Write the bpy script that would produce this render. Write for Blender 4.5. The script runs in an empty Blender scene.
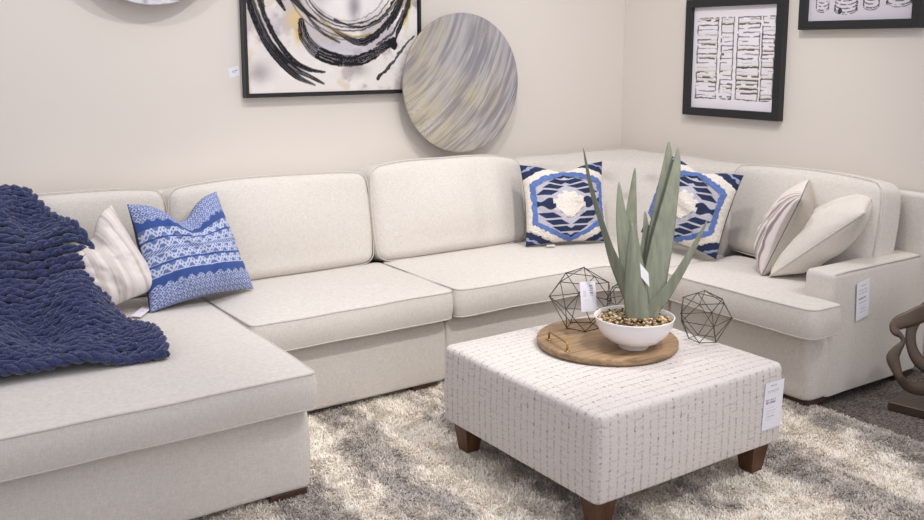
import bpy, bmesh, math, random
import numpy as np
from mathutils import Vector, Matrix, noise
from mathutils.geometry import delaunay_2d_cdt
random.seed(7)
rng = np.random.default_rng(11)
SC = bpy.context.scene
COL = SC.collection
PI = math.pi

# ------------------------------------------------------------------ helpers
def tag(o, label=None, cat=None, group=None, kind=None):
    if label: o['label'] = label
    if cat: o['category'] = cat
    if group: o['group'] = group
    if kind: o['kind'] = kind
    return o

def empty(name, loc, label=None, cat=None, group=None):
    o = bpy.data.objects.new(name, None)
    COL.objects.link(o)
    o.location = loc
    o.empty_display_size = .05
    return tag(o, label, cat, group)

def mesh_obj(name, verts, faces, mat=None, parent=None, smooth=True, col=None, world=True, mat_ids=None, mats=None):
    """link ONE mesh object; verts are world coordinates (taken to the parent's space when world)"""
    v = np.asarray(verts, dtype=float)
    origin = np.zeros(3)
    me = bpy.data.meshes.new(name)
    o = bpy.data.objects.new(name, me)
    COL.objects.link(o)
    if parent is not None:
        o.parent = parent
        root = parent
        off = np.zeros(3)
        while root is not None:
            off += np.array(root.location)
            root = root.parent
        if world: v = v - off
    elif world:
        origin = np.array([(v[:, 0].min()+v[:, 0].max())/2, (v[:, 1].min()+v[:, 1].max())/2, v[:, 2].min()])
        v = v - origin
        o.location = origin
    me.from_pydata(v.tolist(), [], [list(f) for f in faces])
    me.update()
    if smooth:
        me.polygons.foreach_set('use_smooth', [True]*len(me.polygons))
    if col is not None:
        c = np.asarray(col, dtype=float)
        if c.shape[1] == 3: c = np.hstack([c, np.ones((len(c), 1))])
        a = me.color_attributes.new('Col', 'FLOAT_COLOR', 'POINT')
        a.data.foreach_set('color', c.astype(np.float32).ravel())
    for m in (mats or ([mat] if mat else [])): me.materials.append(m)
    if mat_ids is not None: me.polygons.foreach_set('material_index', mat_ids)
    return o

def lin(c):
    c = np.asarray(c, dtype=float)
    return np.where(c <= .04045, c/12.92, ((np.clip(c, 0, 1)+.055)/1.055)**2.4)
def rgb(r, g, b): return tuple(lin(np.array([r, g, b])/255.))

class MB:
    """collects shapes into one mesh"""
    def __init__(s): s.v = []; s.f = []
    def add(s, v, f):
        n = len(s.v)
        s.v += [tuple(p) for p in v]
        s.f += [tuple(i+n for i in q) for q in f]
        return s
    def build(s, name, mat, parent=None, smooth=True, **k): return mesh_obj(name, s.v, s.f, mat, parent, smooth, **k)

def tube(path, r, closed=False, sides=8, flat=None):
    P = [Vector(p) for p in path]
    n = len(P); V = []; F = []
    rs = r if hasattr(r, '__len__') else [r]*n
    up = None
    for i in range(n):
        a = P[(i-1) % n] if (closed or i > 0) else P[0]
        b = P[(i+1) % n] if (closed or i < n-1) else P[n-1]
        t = (b-a)
        t = t.normalized() if t.length > 1e-9 else Vector((0, 0, 1))
        if up is None:
            up = t.orthogonal().normalized()
        up = (up - t*up.dot(t))
        up = up.normalized() if up.length > 1e-6 else t.orthogonal().normalized()
        w = t.cross(up)
        for k in range(sides):
            a_ = 2*PI*k/sides
            V.append(P[i] + (up*math.cos(a_) + w*math.sin(a_))*rs[i])
    m = n if closed else n-1
    for i in range(m):
        j = (i+1) % n
        for k in range(sides):
            l = (k+1) % sides
            F.append((i*sides+k, i*sides+l, j*sides+l, j*sides+k))
    if not closed:
        F.append(tuple(range(sides-1, -1, -1)))
        F.append(tuple((n-1)*sides+k for k in range(sides)))
    return V, F

def rbox(c, s, r=.01, n=6, deform=None, cluster=True):
    """rounded box with a grid on every face; deform(p in local coords, half sizes) -> p"""
    hx, hy, hz = s[0]/2, s[1]/2, s[2]/2
    def coords(h, k):
        rr = min(r, h*.999)
        inner = np.linspace(-(h-rr), h-rr, k+1)
        e = [h - rr + rr*math.tan(a)/1 for a in (PI/4*.34, PI/4*.67, PI/4)]
        e = [min(h, x) for x in e]
        return [-x for x in reversed(e)] + list(inner) + e
    ns = n if hasattr(n, '__len__') else (n, n, n)
    cs = [coords(h, k) for h, k in zip((hx, hy, hz), ns)]
    H = (hx, hy, hz)
    idx = {}; V = []; F = []
    def vert(p):
        key = tuple(round(x, 5) for x in p)
        if key in idx: return idx[key]
        q = Vector(p)
        inner = Vector([max(-(h-min(r, h*.999)), min(h-min(r, h*.999), x)) for x, h in zip(p, H)])
        d = q-inner
        if d.length > 1e-9: q = inner + d.normalized()*r
        if deform: q = Vector(deform(q, H))
        idx[key] = len(V)
        V.append((q.x+c[0], q.y+c[1], q.z+c[2]))
        return idx[key]
    for ax in range(3):
        u, w = (ax+1) % 3, (ax+2) % 3
        for sgn in (-1, 1):
            for i in range(len(cs[u])-1):
                for j in range(len(cs[w])-1):
                    q = []
                    for (a, b) in ((i, j), (i+1, j), (i+1, j+1), (i, j+1)):
                        p = [0, 0, 0]; p[ax] = sgn*H[ax]; p[u] = cs[u][a]; p[w] = cs[w][b]
                        q.append(vert(p))
                    if sgn < 0: q.reverse()
                    if len(set(q)) == 4: F.append(tuple(q))
    return V, F

def round_poly(pts, rads, seg=6, step=.05):
    """plan outline with rounded corners, densely sampled, counter-clockwise"""
    n = len(pts); out = []
    for i in range(n):
        p0 = Vector(pts[i-1]); p = Vector(pts[i]); p1 = Vector(pts[(i+1) % n])
        a = (p0-p).normalized(); b = (p1-p).normalized()
        r = rads[i] if hasattr(rads, '__len__') else rads
        ang = a.angle(b)
        d = r/math.tan(ang/2)
        s = p+a*d; e = p+b*d
        ctr = p + (a+b).normalized()*(r/math.sin(ang/2))
        a0 = math.atan2(s.y-ctr.y, s.x-ctr.x); a1 = math.atan2(e.y-ctr.y, e.x-ctr.x)
        da = (a1-a0+PI) % (2*PI)-PI
        for k in range(seg+1):
            t = a0+da*k/seg
            out.append(Vector((ctr.x+r*math.cos(t), ctr.y+r*math.sin(t))))
    dense = []
    for i in range(len(out)):
        p, q = out[i], out[(i+1) % len(out)]
        m = max(1, int((q-p).length/step))
        for k in range(m): dense.append(p+(q-p)*k/m)
    return dense

def inset(poly, d):
    n = len(poly); res = []
    for i in range(n):
        t = (poly[(i+1) % n]-poly[i-1]).normalized()
        nrm = Vector((-t.y, t.x))
        res.append(poly[i]+nrm*d)
    return res

def plan_solid(poly, z0, z1, r=.03, crown=.0, bulge=0., step=.05, rt=None, rb=None, rough=0., seed=0, falloff=.18):
    """upholstered block over a plan outline: rounded rims, crowned top, bulging sides. returns V, F, top welt path, bottom welt path"""
    rt = r if rt is None else rt; rb = r if rb is None else rb
    prof = []
    for k in range(5):
        a = PI/2*k/4
        prof.append((rb*(1-math.sin(a)), z0+rb*(1-math.cos(a))))
    m = 6
    for k in range(1, m):
        t = k/m
        prof.append((-bulge*4*t*(1-t), z0+rb+(z1-rt-z0-rb)*t))
    for k in range(5):
        a = PI/2*k/4
        prof.append((rt*(1-math.cos(a)), z1-rt+rt*math.sin(a)))
    def wob(x, y, z):
        if not rough: return Vector((0, 0, 0))
        q = Vector((x*4+seed, y*4, z*4))
        return Vector((noise.noise(q), noise.noise(q+Vector((9, 3, 1))), noise.noise(q+Vector((1, 7, 5)))))*rough
    n = len(poly); V = []; F = []
    for (d, z) in prof:
        for p in inset(poly, d):
            V.append(Vector((p.x, p.y, z))+wob(p.x, p.y, z))
    for k in range(len(prof)-1):
        for i in range(n):
            j = (i+1) % n
            F.append((k*n+i, k*n+j, (k+1)*n+j, (k+1)*n+i))
    ring = inset(poly, prof[-1][0])
    pv = [p.copy() for p in ring]
    xs = [p.x for p in ring]; ys = [p.y for p in ring]
    edges = [(i, (i+1) % n) for i in range(n)]
    rn = np.array([(p.x, p.y) for p in ring]); rm = np.roll(rn, -1, 0)
    def dist(x, y):
        ab = rm-rn; ap = np.array([x, y])-rn
        t = np.clip((ap*ab).sum(1)/np.maximum((ab*ab).sum(1), 1e-12), 0, 1)
        return np.sqrt(((ap-ab*t[:, None])**2).sum(1)).min()
    def inside(x, y):
        c = (rn[:, 1] > y) != (rm[:, 1] > y)
        xi = (rm[:, 0]-rn[:, 0])*(y-rn[:, 1])/np.where(rm[:, 1] == rn[:, 1], 1e-9, rm[:, 1]-rn[:, 1])+rn[:, 0]
        return (np.sum(c & (x < xi)) % 2) == 1
    y = min(ys)+step*.5; row = 0
    while y < max(ys):
        x = min(xs)+step*(.5 if row % 2 else .25)
        while x < max(xs):
            if inside(x, y) and dist(x, y) > step*.45: pv.append(Vector((x, y)))
            x += step
        y += step*.87; row += 1
    ov, oe, of, ovi, oei, ofi = delaunay_2d_cdt(pv, edges, [list(range(n))], 1, 1e-6)
    base = len(V); mp = {}
    for i, p in enumerate(ov):
        src = ovi[i]
        if src and src[0] < n:
            mp[i] = (len(prof)-1)*n+src[0]
        else:
            d = dist(p.x, p.y)
            h = crown*(1-math.exp(-d/falloff))
            V.append(Vector((p.x, p.y, z1+h))+wob(p.x, p.y, z1)); mp[i] = len(V)-1
    for f in of: F.append(tuple(mp[i] for i in f))
    F.append(tuple(range(n-1, -1, -1)))
    def path(k): return [V[k*n+i] for i in range(n)]
    return V, F, path(len(prof)-3), path(2)

# numpy value noise
LAT = rng.random((256, 256))
def vn(x, y, seed=0):
    x = np.asarray(x)+seed*17.31; y = np.asarray(y)+seed*5.77
    xi = np.floor(x).astype(int); yi = np.floor(y).astype(int)
    fx = x-xi; fy = y-yi
    fx = fx*fx*(3-2*fx); fy = fy*fy*(3-2*fy)
    g = lambda a, b: LAT[a % 256, b % 256]
    return (g(xi, yi)*(1-fx)+g(xi+1, yi)*fx)*(1-fy)+(g(xi, yi+1)*(1-fx)+g(xi+1, yi+1)*fx)*fy
def fbm(x, y, seed=0, oct=4):
    s = 0; a = .5
    for k in range(oct):
        s = s+a*vn(x*2**k, y*2**k, seed+k); a *= .5
    return s/(1-.5**oct)
def mix(a, b, t):
    t = np.clip(np.asarray(t), 0, 1)[..., None]
    return np.asarray(a)*(1-t)+np.asarray(b)*t
def sst(a, b, x):
    t = np.clip((x-a)/(b-a), 0, 1); return t*t*(3-2*t)
def C(r, g, b): return np.array([r, g, b])/255.

# ------------------------------------------------------------------ materials
def new_mat(name, rough=.8):
    m = bpy.data.materials.new(name); m.use_nodes = True
    nt = m.node_tree
    b = nt.nodes['Principled BSDF']
    b.inputs['Roughness'].default_value = rough
    return m, nt, b
def N(nt, typ, **k):
    n = nt.nodes.new(typ)
    for a, v in k.items():
        if a in n.inputs: n.inputs[a].default_value = v
        else: setattr(n, a, v)
    return n
def plain(name, col, rough=.6, metal=0., bump=None, spec=None):
    m, nt, b = new_mat(name, rough)
    b.inputs['Base Color'].default_value = (*rgb(*col), 1)
    b.inputs['Metallic'].default_value = metal
    if spec is not None: b.inputs['Specular IOR Level'].default_value = spec
    if bump:
        tc = N(nt, 'ShaderNodeTexCoord'); n = N(nt, 'ShaderNodeTexNoise'); n.inputs['Scale'].default_value = bump[0]; n.inputs['Detail'].default_value = 3
        bp = N(nt, 'ShaderNodeBump'); bp.inputs['Strength'].default_value = bump[1]; bp.inputs['Distance'].default_value = bump[2] if len(bump) > 2 else .002
        nt.links.new(tc.outputs['Object'], n.inputs['Vector']); nt.links.new(n.outputs['Fac'], bp.inputs['Height']); nt.links.new(bp.outputs['Normal'], b.inputs['Normal'])
    return m
def ramp2(nt, fac, c0, c1, p0=0., p1=1.):
    r = N(nt, 'ShaderNodeValToRGB')
    r.color_ramp.elements[0].position = p0; r.color_ramp.elements[0].color = (*rgb(*c0), 1)
    r.color_ramp.elements[1].position = p1; r.color_ramp.elements[1].color = (*rgb(*c1), 1)
    nt.links.new(fac, r.inputs['Fac'])
    return r.outputs['Color']
def fabric(name, c0, c1, scale=260, bump=.25, rough=.95, sheen=.15):
    """linen: fine crossed threads, slight slub variation"""
    m, nt, b = new_mat(name, rough)
    tc = N(nt, 'ShaderNodeTexCoord')
    def thread(sc):
        mp = N(nt, 'ShaderNodeMapping'); mp.inputs['Scale'].default_value = sc
        n = N(nt, 'ShaderNodeTexNoise'); n.inputs['Scale'].default_value = 1.; n.inputs['Detail'].default_value = 2
        nt.links.new(tc.outputs['Object'], mp.inputs['Vector']); nt.links.new(mp.outputs['Vector'], n.inputs['Vector'])
        return n.outputs['Fac']
    a = thread((scale*.22, scale*.22, scale)); c = thread((scale, scale*.8, scale*.2))
    mx = N(nt, 'ShaderNodeMath', operation='ADD'); nt.links.new(a, mx.inputs[0]); nt.links.new(c, mx.inputs[1])
    hv = N(nt, 'ShaderNodeMath', operation='MULTIPLY'); hv.inputs[1].default_value = .5; nt.links.new(mx.outputs[0], hv.inputs[0])
    nt.links.new(ramp2(nt, hv.outputs[0], c0, c1, .28, .72), b.inputs['Base Color'])
    bp = N(nt, 'ShaderNodeBump'); bp.inputs['Strength'].default_value = bump; bp.inputs['Distance'].default_value = .0015
    nt.links.new(hv.outputs[0], bp.inputs['Height']); nt.links.new(bp.outputs['Normal'], b.inputs['Normal'])
    b.inputs['Sheen Weight'].default_value = sheen
    b.inputs['Specular IOR Level'].default_value = .15
    return m
def attr_mat(name, rough=.9, bump=None, spec=.2, sheen=0.):
    m, nt, b = new_mat(name, rough)
    a = N(nt, 'ShaderNodeAttribute', attribute_name='Col')
    nt.links.new(a.outputs['Color'], b.inputs['Base Color'])
    b.inputs['Specular IOR Level'].default_value = spec
    b.inputs['Sheen Weight'].default_value = sheen
    if bump:
        tc = N(nt, 'ShaderNodeTexCoord'); n = N(nt, 'ShaderNodeTexNoise'); n.inputs['Scale'].default_value = bump[0]; n.inputs['Detail'].default_value = 3
        bp = N(nt, 'ShaderNodeBump'); bp.inputs['Strength'].default_value = bump[1]; bp.inputs['Distance'].default_value = .002
        nt.links.new(tc.outputs['Object'], n.inputs['Vector']); nt.links.new(n.outputs['Fac'], bp.inputs['Height']); nt.links.new(bp.outputs['Normal'], b.inputs['Normal'])
    return m

M_sofa = fabric('sofa_linen', (202, 196, 188), (226, 220, 213), bump=.15)
M_welt = fabric('sofa_welt', (196, 189, 182), (214, 208, 201))
M_wall = plain('wall_paint', (226, 219, 211), .9, bump=(180, .08, .001), spec=.2)
M_foot = plain('dark_wood_foot', (70, 46, 34), .45)
M_black = plain('black_frame', (30, 31, 35), .4)
M_rod = plain('dark_iron_wire', (84, 76, 70), .5, .5)
M_white = plain('white_card', (238, 236, 242), .6)
M_ceramic = plain('white_ceramic', (240, 236, 236), .3)
M_brass = plain('antique_brass', (168, 136, 88), .4, .8)
M_attr = attr_mat('woven_pattern', .95, (420, .25), sheen=.1)
M_art = attr_mat('art_paint', .75, (220, .1))
M_print = attr_mat('print_paper', .8)
M_pile = attr_mat('shag_pile', 1., spec=.05, sheen=.1)

# ------------------------------------------------------------------ camera
F_PX = 943.05; PITCH = .159791668; YAW = .602029026; PPY = 200.; CH = 1.6
cd = bpy.data.cameras.new('camera'); cam = bpy.data.objects.new('camera', cd); COL.objects.link(cam)
cam.location = (0, 0, CH); cam.rotation_euler = (PI/2-PITCH, 0, -YAW)
cd.sensor_width = 36; cd.lens = F_PX/924*36; cd.shift_y = -(260-PPY)/924
cd.clip_start = .05
SC.camera = cam
_cy, _sy, _cp, _sp = math.cos(YAW), math.sin(YAW), math.cos(PITCH), math.sin(PITCH)
CDIR = Vector((_sy*_cp, _cy*_cp, -_sp)); CR = Vector((_cy, -_sy, 0)); CDN = CDIR.cross(CR)
def ray(u, v): return CDIR + CR*((u-462)/F_PX) + CDN*((v-PPY)/F_PX)
def at_z(u, v, z): k = ray(u, v); return Vector((0, 0, CH))+k*((z-CH)/k.z)
def at_y(u, v, y): k = ray(u, v); return Vector((0, 0, CH))+k*(y/k.y)
def at_x(u, v, x): k = ray(u, v); return Vector((0, 0, CH))+k*(x/k.x)
def at_d(u, v, d): return Vector((0, 0, CH))+ray(u, v)*d

# ------------------------------------------------------------------ room
WY, WX = 4.60, 4.46
def slab(name, lo, hi, mat):
    v, f = rbox([(a+b)/2 for a, b in zip(lo, hi)], [b-a for a, b in zip(lo, hi)], .002, 1)
    return tag(mesh_obj(name, v, f, mat, smooth=False), kind='structure')
slab('wall_back', (-3.0, WY, 0), (WX+.12, WY+.12, 3.3), M_wall)
slab('wall_right', (WX, -1.5, 0), (WX+.12, WY, 3.3), M_wall)
m, nt, b = new_mat('loop_carpet', 1.)
tc = N(nt, 'ShaderNodeTexCoord'); vo = N(nt, 'ShaderNodeTexVoronoi'); vo.inputs['Scale'].default_value = 95
n2 = N(nt, 'ShaderNodeTexNoise'); n2.inputs['Scale'].default_value = 130; n2.inputs['Detail'].default_value = 3
for n_ in (vo, n2): nt.links.new(tc.outputs['Object'], n_.inputs['Vector'])
nt.links.new(ramp2(nt, n2.outputs['Fac'], (62, 56, 53), (142, 134, 128), .32, .7), b.inputs['Base Color'])
bp = N(nt, 'ShaderNodeBump'); bp.inputs['Strength'].default_value = .8; bp.inputs['Distance'].default_value = .006
nt.links.new(vo.outputs['Distance'], bp.inputs['Height']); nt.links.new(bp.outputs['Normal'], b.inputs['Normal'])
b.inputs['Specular IOR Level'].default_value = .05
slab('floor', (-3.0, -1.5, -.05), (WX+.12, WY+.12, 0), m)

# ------------------------------------------------------------------ shag rug
RX0, RX1, RY0, RY1 = .45, 3.60, .75, 3.95
rug = empty('shag_rug', ((RX0+RX1)/2, (RY0+RY1)/2, 0), 'cream and grey shaggy rug with blurred stripes on the dark carpet', 'rug')
def rug_col(x, y):
    w = x + .10*(fbm(x*1.5, y*1.1, 3)-.5) - .10*y
    band = .5+.5*np.sin(w*2*PI/.46+1.1)
    n = fbm(x*5.5, y*2.6, 5, 4)
    n2_ = fbm(x*26, y*14, 9, 3)
    g = sst(.52, .80, .26*band+.62*n+.40*n2_)
    c = mix(C(255, 245, 231), C(182, 174, 168), g)
    return mix(c, C(236, 226, 212), .4*sst(.5, .75, fbm(x*3+9, y*2, 14)))
gx, gy = np.meshgrid(np.linspace(RX0, RX1, 130), np.linspace(RY0, RY1, 130))
v, f = rbox(((RX0+RX1)/2, (RY0+RY1)/2, .007), (RX1-RX0, RY1-RY0, .013), .006, 40)
va = np.array(v)
mesh_obj('backing', v, f, M_pile, rug, col=lin(rug_col(va[:, 0], va[:, 1])*.9))
def make_pile():
    NT = 330000
    x = rng.uniform(RX0+.01, RX1-.01, NT); y = rng.uniform(RY0+.01, RY1-.01, NT)
    keep = ~((y > 3.75) | (x < 1.25) & (y > 3.05) )
    x = x[keep]; y = y[keep]; n = len(x)
    cl = fbm(x*9, y*9, 21, 2)*2*PI*2.2
    ang = cl+rng.normal(0, .9, n)
    L = rng.uniform(.012, .022, n); lean = rng.uniform(.4, 1.1, n)
    dx = np.cos(ang); dy = np.sin(ang)
    px = -dy; py = dx
    w = rng.uniform(.0013, .0022, n)
    V = np.zeros((n, 5, 3))
    z0 = .011
    for k, (s, hh, ww) in enumerate(((0, 0, 1), (0, 0, -1), (.42, .62, 1), (.42, .62, -1), (1., .95, 0))):
        V[:, k, 0] = x+dx*L*lean*s+px*w*ww
        V[:, k, 1] = y+dy*L*lean*s+py*w*ww
        V[:, k, 2] = z0+L*hh*np.sqrt(np.maximum(.1, 1-.55*lean**2*s))
    V[:, 4, 2] -= rng.uniform(0, .006, n)
    c = lin(np.clip(rug_col(x, y)+rng.normal(0, .05, (n, 1))-.22*(rng.random((n, 1)) < .10), 0, 1))
    cc = np.repeat(c[:, None, :], 5, 1).reshape(-1, 3)
    me = bpy.data.meshes.new('pile')
    me.vertices.add(n*5); me.vertices.foreach_set('co', (V.reshape(-1, 3)-np.array(rug.location)).astype(np.float32).ravel())
    base = np.arange(n)[:, None]*5
    loops = np.concatenate([base+np.array([[0, 1, 3, 2]]), base+np.array([[2, 3, 4]])], 1).ravel()
    me.loops.add(len(loops)); me.loops.foreach_set('vertex_index', loops.astype(np.int32))
    me.polygons.add(n*2)
    st = (np.arange(n)[:, None]*7+np.array([[0, 4]])).ravel()
    me.polygons.foreach_set('loop_start', st.astype(np.int32))
    me.update(calc_edges=True); me.validate()
    a = me.color_attributes.new('Col', 'FLOAT_COLOR', 'POINT')
    a.data.foreach_set('color', np.hstack([cc, np.ones((len(cc), 1))]).astype(np.float32).ravel())
    me.materials.append(M_pile)
    o = bpy.data.objects.new('pile', me); COL.objects.link(o); o.parent = rug
    tag(o, kind='stuff')
make_pile()

# ------------------------------------------------------------------ sectional sofa
sofa = empty('sectional_sofa', (2.4, 3.6, 0), 'large pale grey linen U-shaped sectional sofa standing along two walls', 'sofa')
Z0, ZB, ZC, ZS = .042, .345, .362, .495       # base bottom, base top, cushion bottom, cushion top rim
def base(poly, r, name='base'):
    v, f, a, b_ = plan_solid(round_poly(poly, r, 5, .06), Z0, ZB, .018, .0, .006, .08, rt=.035, rough=.003, seed=len(poly))
    return mesh_obj(name, v, f, M_sofa, sofa)
base([(.14, 2.93), (1.36, 2.93), (1.36, 4.5), (.14, 4.5)], .03)
base([(1.368, 3.575), (2.365, 3.575), (2.365, 4.5), (1.368, 4.5)], .02)
base([(2.372, 3.575), (3.38, 3.575), (3.525, 3.43), (3.525, 3.27), (4.40, 3.27), (4.40, 4.5), (2.372, 4.5)], [.02, .1, .1, .02, .02, .02, .02])
base([(3.525, 2.420), (4.36, 2.420), (4.36, 3.262), (3.525, 3.262)], [.05, .02, .02, .03])

def seat(poly, rads, crown=.026, bulge=.007, seed=0, z1=ZS):
    v, f, top, bot = plan_solid(round_poly(poly, rads, 6, .035), ZC, z1, .012, crown, bulge, .045, rough=.004, seed=seed, falloff=.16)
    o = mesh_obj('seat_cushion', v, f, M_sofa, sofa)
    w = MB()
    for p in (top, bot): w.add(*tube(p, .0045, True, 6))
    w.build('piping', M_welt, o)
    return o
seat([(.10, 2.855), (1.357, 2.855), (1.357, 4.22), (.10, 4.22)], .025, seed=1)
seat([(1.372, 3.495), (2.372, 3.50), (2.372, 4.22), (1.372, 4.22)], [.03, .05, .04, .04], seed=2)
seat([(2.380, 3.495), (3.29, 3.49), (3.435, 3.35), (3.435, 3.28), (3.98, 3.28), (4.05, 4.22), (2.380, 4.22)], [.05, .10, .08, .03, .04, .2, .04], seed=3)
seat([(3.42, 2.345), (3.625, 2.345), (3.655, 2.565), (4.05, 2.565), (4.05, 3.273), (3.43, 3.273)], [.06, .03, .03, .03, .04, .03], seed=4)

def wr(p, s, a): return noise.noise(Vector((p[0]*s, p[1]*s, p[2]*s)))*a
def back_cushion(ctr, size, tilt, yaw, seed, wrinkle=0., puff=.035, droop=0.):
    """size = width, thickness, height; front faces local -y"""
    w, t, h = size
    def dfm(q, H):
        u, k, s = q.x/H[0], q.y/H[1], q.z/H[2]
        bul = (1-u*u)*(1-s*s)
        x, y, z = q.x, q.y, q.z
        if k < 0: y += -puff*bul*abs(k)
        else: y += puff*.3*bul*k
        if s > 0: z += .016*(1-abs(u)**2.5)*s
        if s < -.6: y -= .02*(abs(s)-.6)/.4*(1-u*u)
        x += .012*(1-s*s)*u
        if s > 0 and droop: z -= droop*max(0, u)**3*s
        kk = abs(u)**5*abs(s)**5
        x -= math.copysign(.010*kk, u); z -= math.copysign(.012*kk, s)
        qq = Vector((x*3+seed*7, y*3, z*3))
        y += noise.noise(qq)*.012*(1-u**8); z += noise.noise(qq+Vector((4, 4, 4)))*.006
        if wrinkle and k < 0:
            ridge = math.sin(x*26+2.2*noise.noise(Vector((x*2, z*3, seed)))+z*3)
            y -= wrinkle*ridge*sst(-.1, .5, u)*(1-s*s)*(1-u*u)*1.5
        return (x, y, z)
    R = Matrix.Rotation(yaw, 4, 'Z') @ Matrix.Rotation(-tilt, 4, 'X')
    place = lambda V: [Vector(ctr)+(R @ Vector(p)) for p in V]
    v, f = rbox((0, 0, 0), size, .055, (34, 5, 16), dfm)
    o = mesh_obj('back_cushion', place(v), f, M_sofa, sofa)
    H = (w/2, t/2, h/2)
    mb = MB()
    for sy in (-1,):
        pts = []
        outl = round_poly([(-H[0]+.004, -H[2]+.004), (H[0]-.004, -H[2]+.004), (H[0]-.004, H[2]-.004), (-H[0]+.004, H[2]-.004)], .05, 5, .04)
        for p in outl:
            k = .030
            q = Vector((p.x, sy*(H[1]-.018), p.y)); pts.append(Vector(dfm(q, H)))
        mb.add(*tube(place(pts), .0024, True, 6))
    mb.build('piping', M_sofa, o)
    return o
TB = math.radians(9)
back_cushion((.72, 4.335, .722), (1.14, .22, .485), TB, 0, 1)
back_cushion((1.822, 4.335, .718), (1.035, .22, .487), TB, 0, 2, puff=.05)
back_cushion((2.842, 4.325, .733), (.985, .23, .513), TB, 0, 3, wrinkle=.011, puff=.06, droop=.02)
back_cushion((4.195, 2.945, .726), (.88, .21, .485), TB, -PI/2, 4, puff=.05)
# rear frame along both walls
mb = MB()
mb.add(*rbox((2.27, 4.52, (.055+.925)/2), (4.24, .075, .87), .02, 8))
mb.add(*rbox((4.40, 3.46, (.055+.905)/2), (.075, 2.10, .85), .02, 8))
mb.build('back_frame', M_sofa, sofa)
# tufted tight back of the corner piece
def tufted_back():
    def path(ctrl, n):
        out = []
        P = [Vector(c) for c in ctrl]
        for i in range(n):
            t = i/(n-1)*(len(P)-1); k = min(int(t), len(P)-2); u = t-k
            p0 = P[max(k-1, 0)]; p1 = P[k]; p2 = P[k+1]; p3 = P[min(k+2, len(P)-1)]
            out.append(.5*((2*p1)+(p2-p0)*u+(2*p0-5*p1+4*p2-p3)*u*u+(3*p1-p0-3*p2+p3)*u**3))
        return out
    ns = 90
    B = path([(3.30, 4.26), (3.50, 4.17), (3.70, 3.98), (3.86, 3.74), (3.95, 3.55), (4.00, 3.34)], ns)
    T = path([(3.30, 4.37), (3.60, 4.34), (3.92, 4.22), (4.13, 3.95), (4.20, 3.66), (4.20, 3.34)], ns)
    R_ = path([(3.30, 4.47), (3.80, 4.465), (4.385, 4.46), (4.365, 4.30), (4.36, 3.8), (4.355, 3.34)], ns)
    buttons = [(.26, .62), (.42, .80), (.58, .80), (.74, .62), (.34, .36), (.66, .36), (.5, .58), (.86, .82), (.15, .83)]
    nv = 26; V = []; F = []
    for i in range(ns):
        s = i/(ns-1)
        for j in range(nv):
            t = j/(nv-1)
            if t < .72:
                q = t/.72
                p = B[i].lerp(T[i], q**1.3); z = .44+(.90-.44)*q
                nrm = -(T[i]-B[i]).normalized()
                d = .02*math.sin(PI*q)
                for (bs, bt) in buttons:
                    e = ((s-bs)*1.6)**2+((q-bt)*.9)**2
                    d -= .05*math.exp(-e/.002)+.02*math.exp(-e/.014)
                p = p+nrm*d
            else:
                q = (t-.72)/.28
                a = q*PI/2
                p = T[i].lerp(R_[i], 1-math.cos(a)) if q < .5 else T[i].lerp(R_[i], 1-math.cos(a))
                z = .90+.050*math.sin(a)
            V.append((p.x, p.y, z+.004*noise.noise(Vector((p.x*5, p.y*5, z*5)))))
    for i in range(ns-1):
        for j in range(nv-1):
            a = i*nv+j
            F.append((a, a+nv, a+nv+1, a+1))
    # close behind and below
    for i in range(ns):
        V.append((R_[i].x, R_[i].y, .44))
    o0 = ns*nv
    for i in range(ns-1):
        F.append((i*nv+nv-1, (i+1)*nv+nv-1, o0+i+1, o0+i)); F.append((i*nv, o0+i, o0+i+1, (i+1)*nv))
    F.append(tuple(range(nv))+(o0,)); F.append(tuple(reversed(tuple((ns-1)*nv+j for j in range(nv))+(o0+ns-1,))))
    o = mesh_obj('tufted_back', V, F, M_sofa, sofa)
    rim = [V[i*nv+nv-1] for i in range(ns)]
    tv, tf = tube([(p[0], p[1], p[2]) for p in rim], .005, False, 6)
    mesh_obj('piping', tv, tf, M_welt, o)
tufted_back()
# right-hand arm
v, f, top, bot = plan_solid(round_poly([(3.645, 2.412), (4.37, 2.412), (4.37, 2.56), (3.645, 2.56)], [.025, .02, .02, .025], 5, .04), Z0+.001, .617, .03, .004, .004, .04, rough=.003, rt=.028, rb=.004)
arm = mesh_obj('arm', v, f, M_sofa, sofa)
mb = MB(); mb.add(*tube([(3.668, 2.419, .606), (3.76, 2.418, .611), (4.05, 2.417, .611), (4.35, 2.417, .610)], .004, False, 6))
mb.build('piping', M_welt, arm)
for (x, y) in ((1.275, 3.008), (.22, 3.03), (1.46, 3.66), (2.26, 3.66), (3.615, 2.50), (4.30, 2.50), (3.43, 3.62), (.25, 4.4), (2.3, 4.4), (4.3, 4.4)):
    zz = .014 if (x < 3.62 and y < 3.95) else 0.
    v, f = rbox((x, y, (zz+.0425)/2), (.14, .14, .0425-zz), .004, 1)
    mesh_obj('foot', v, f, M_foot, sofa)

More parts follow.
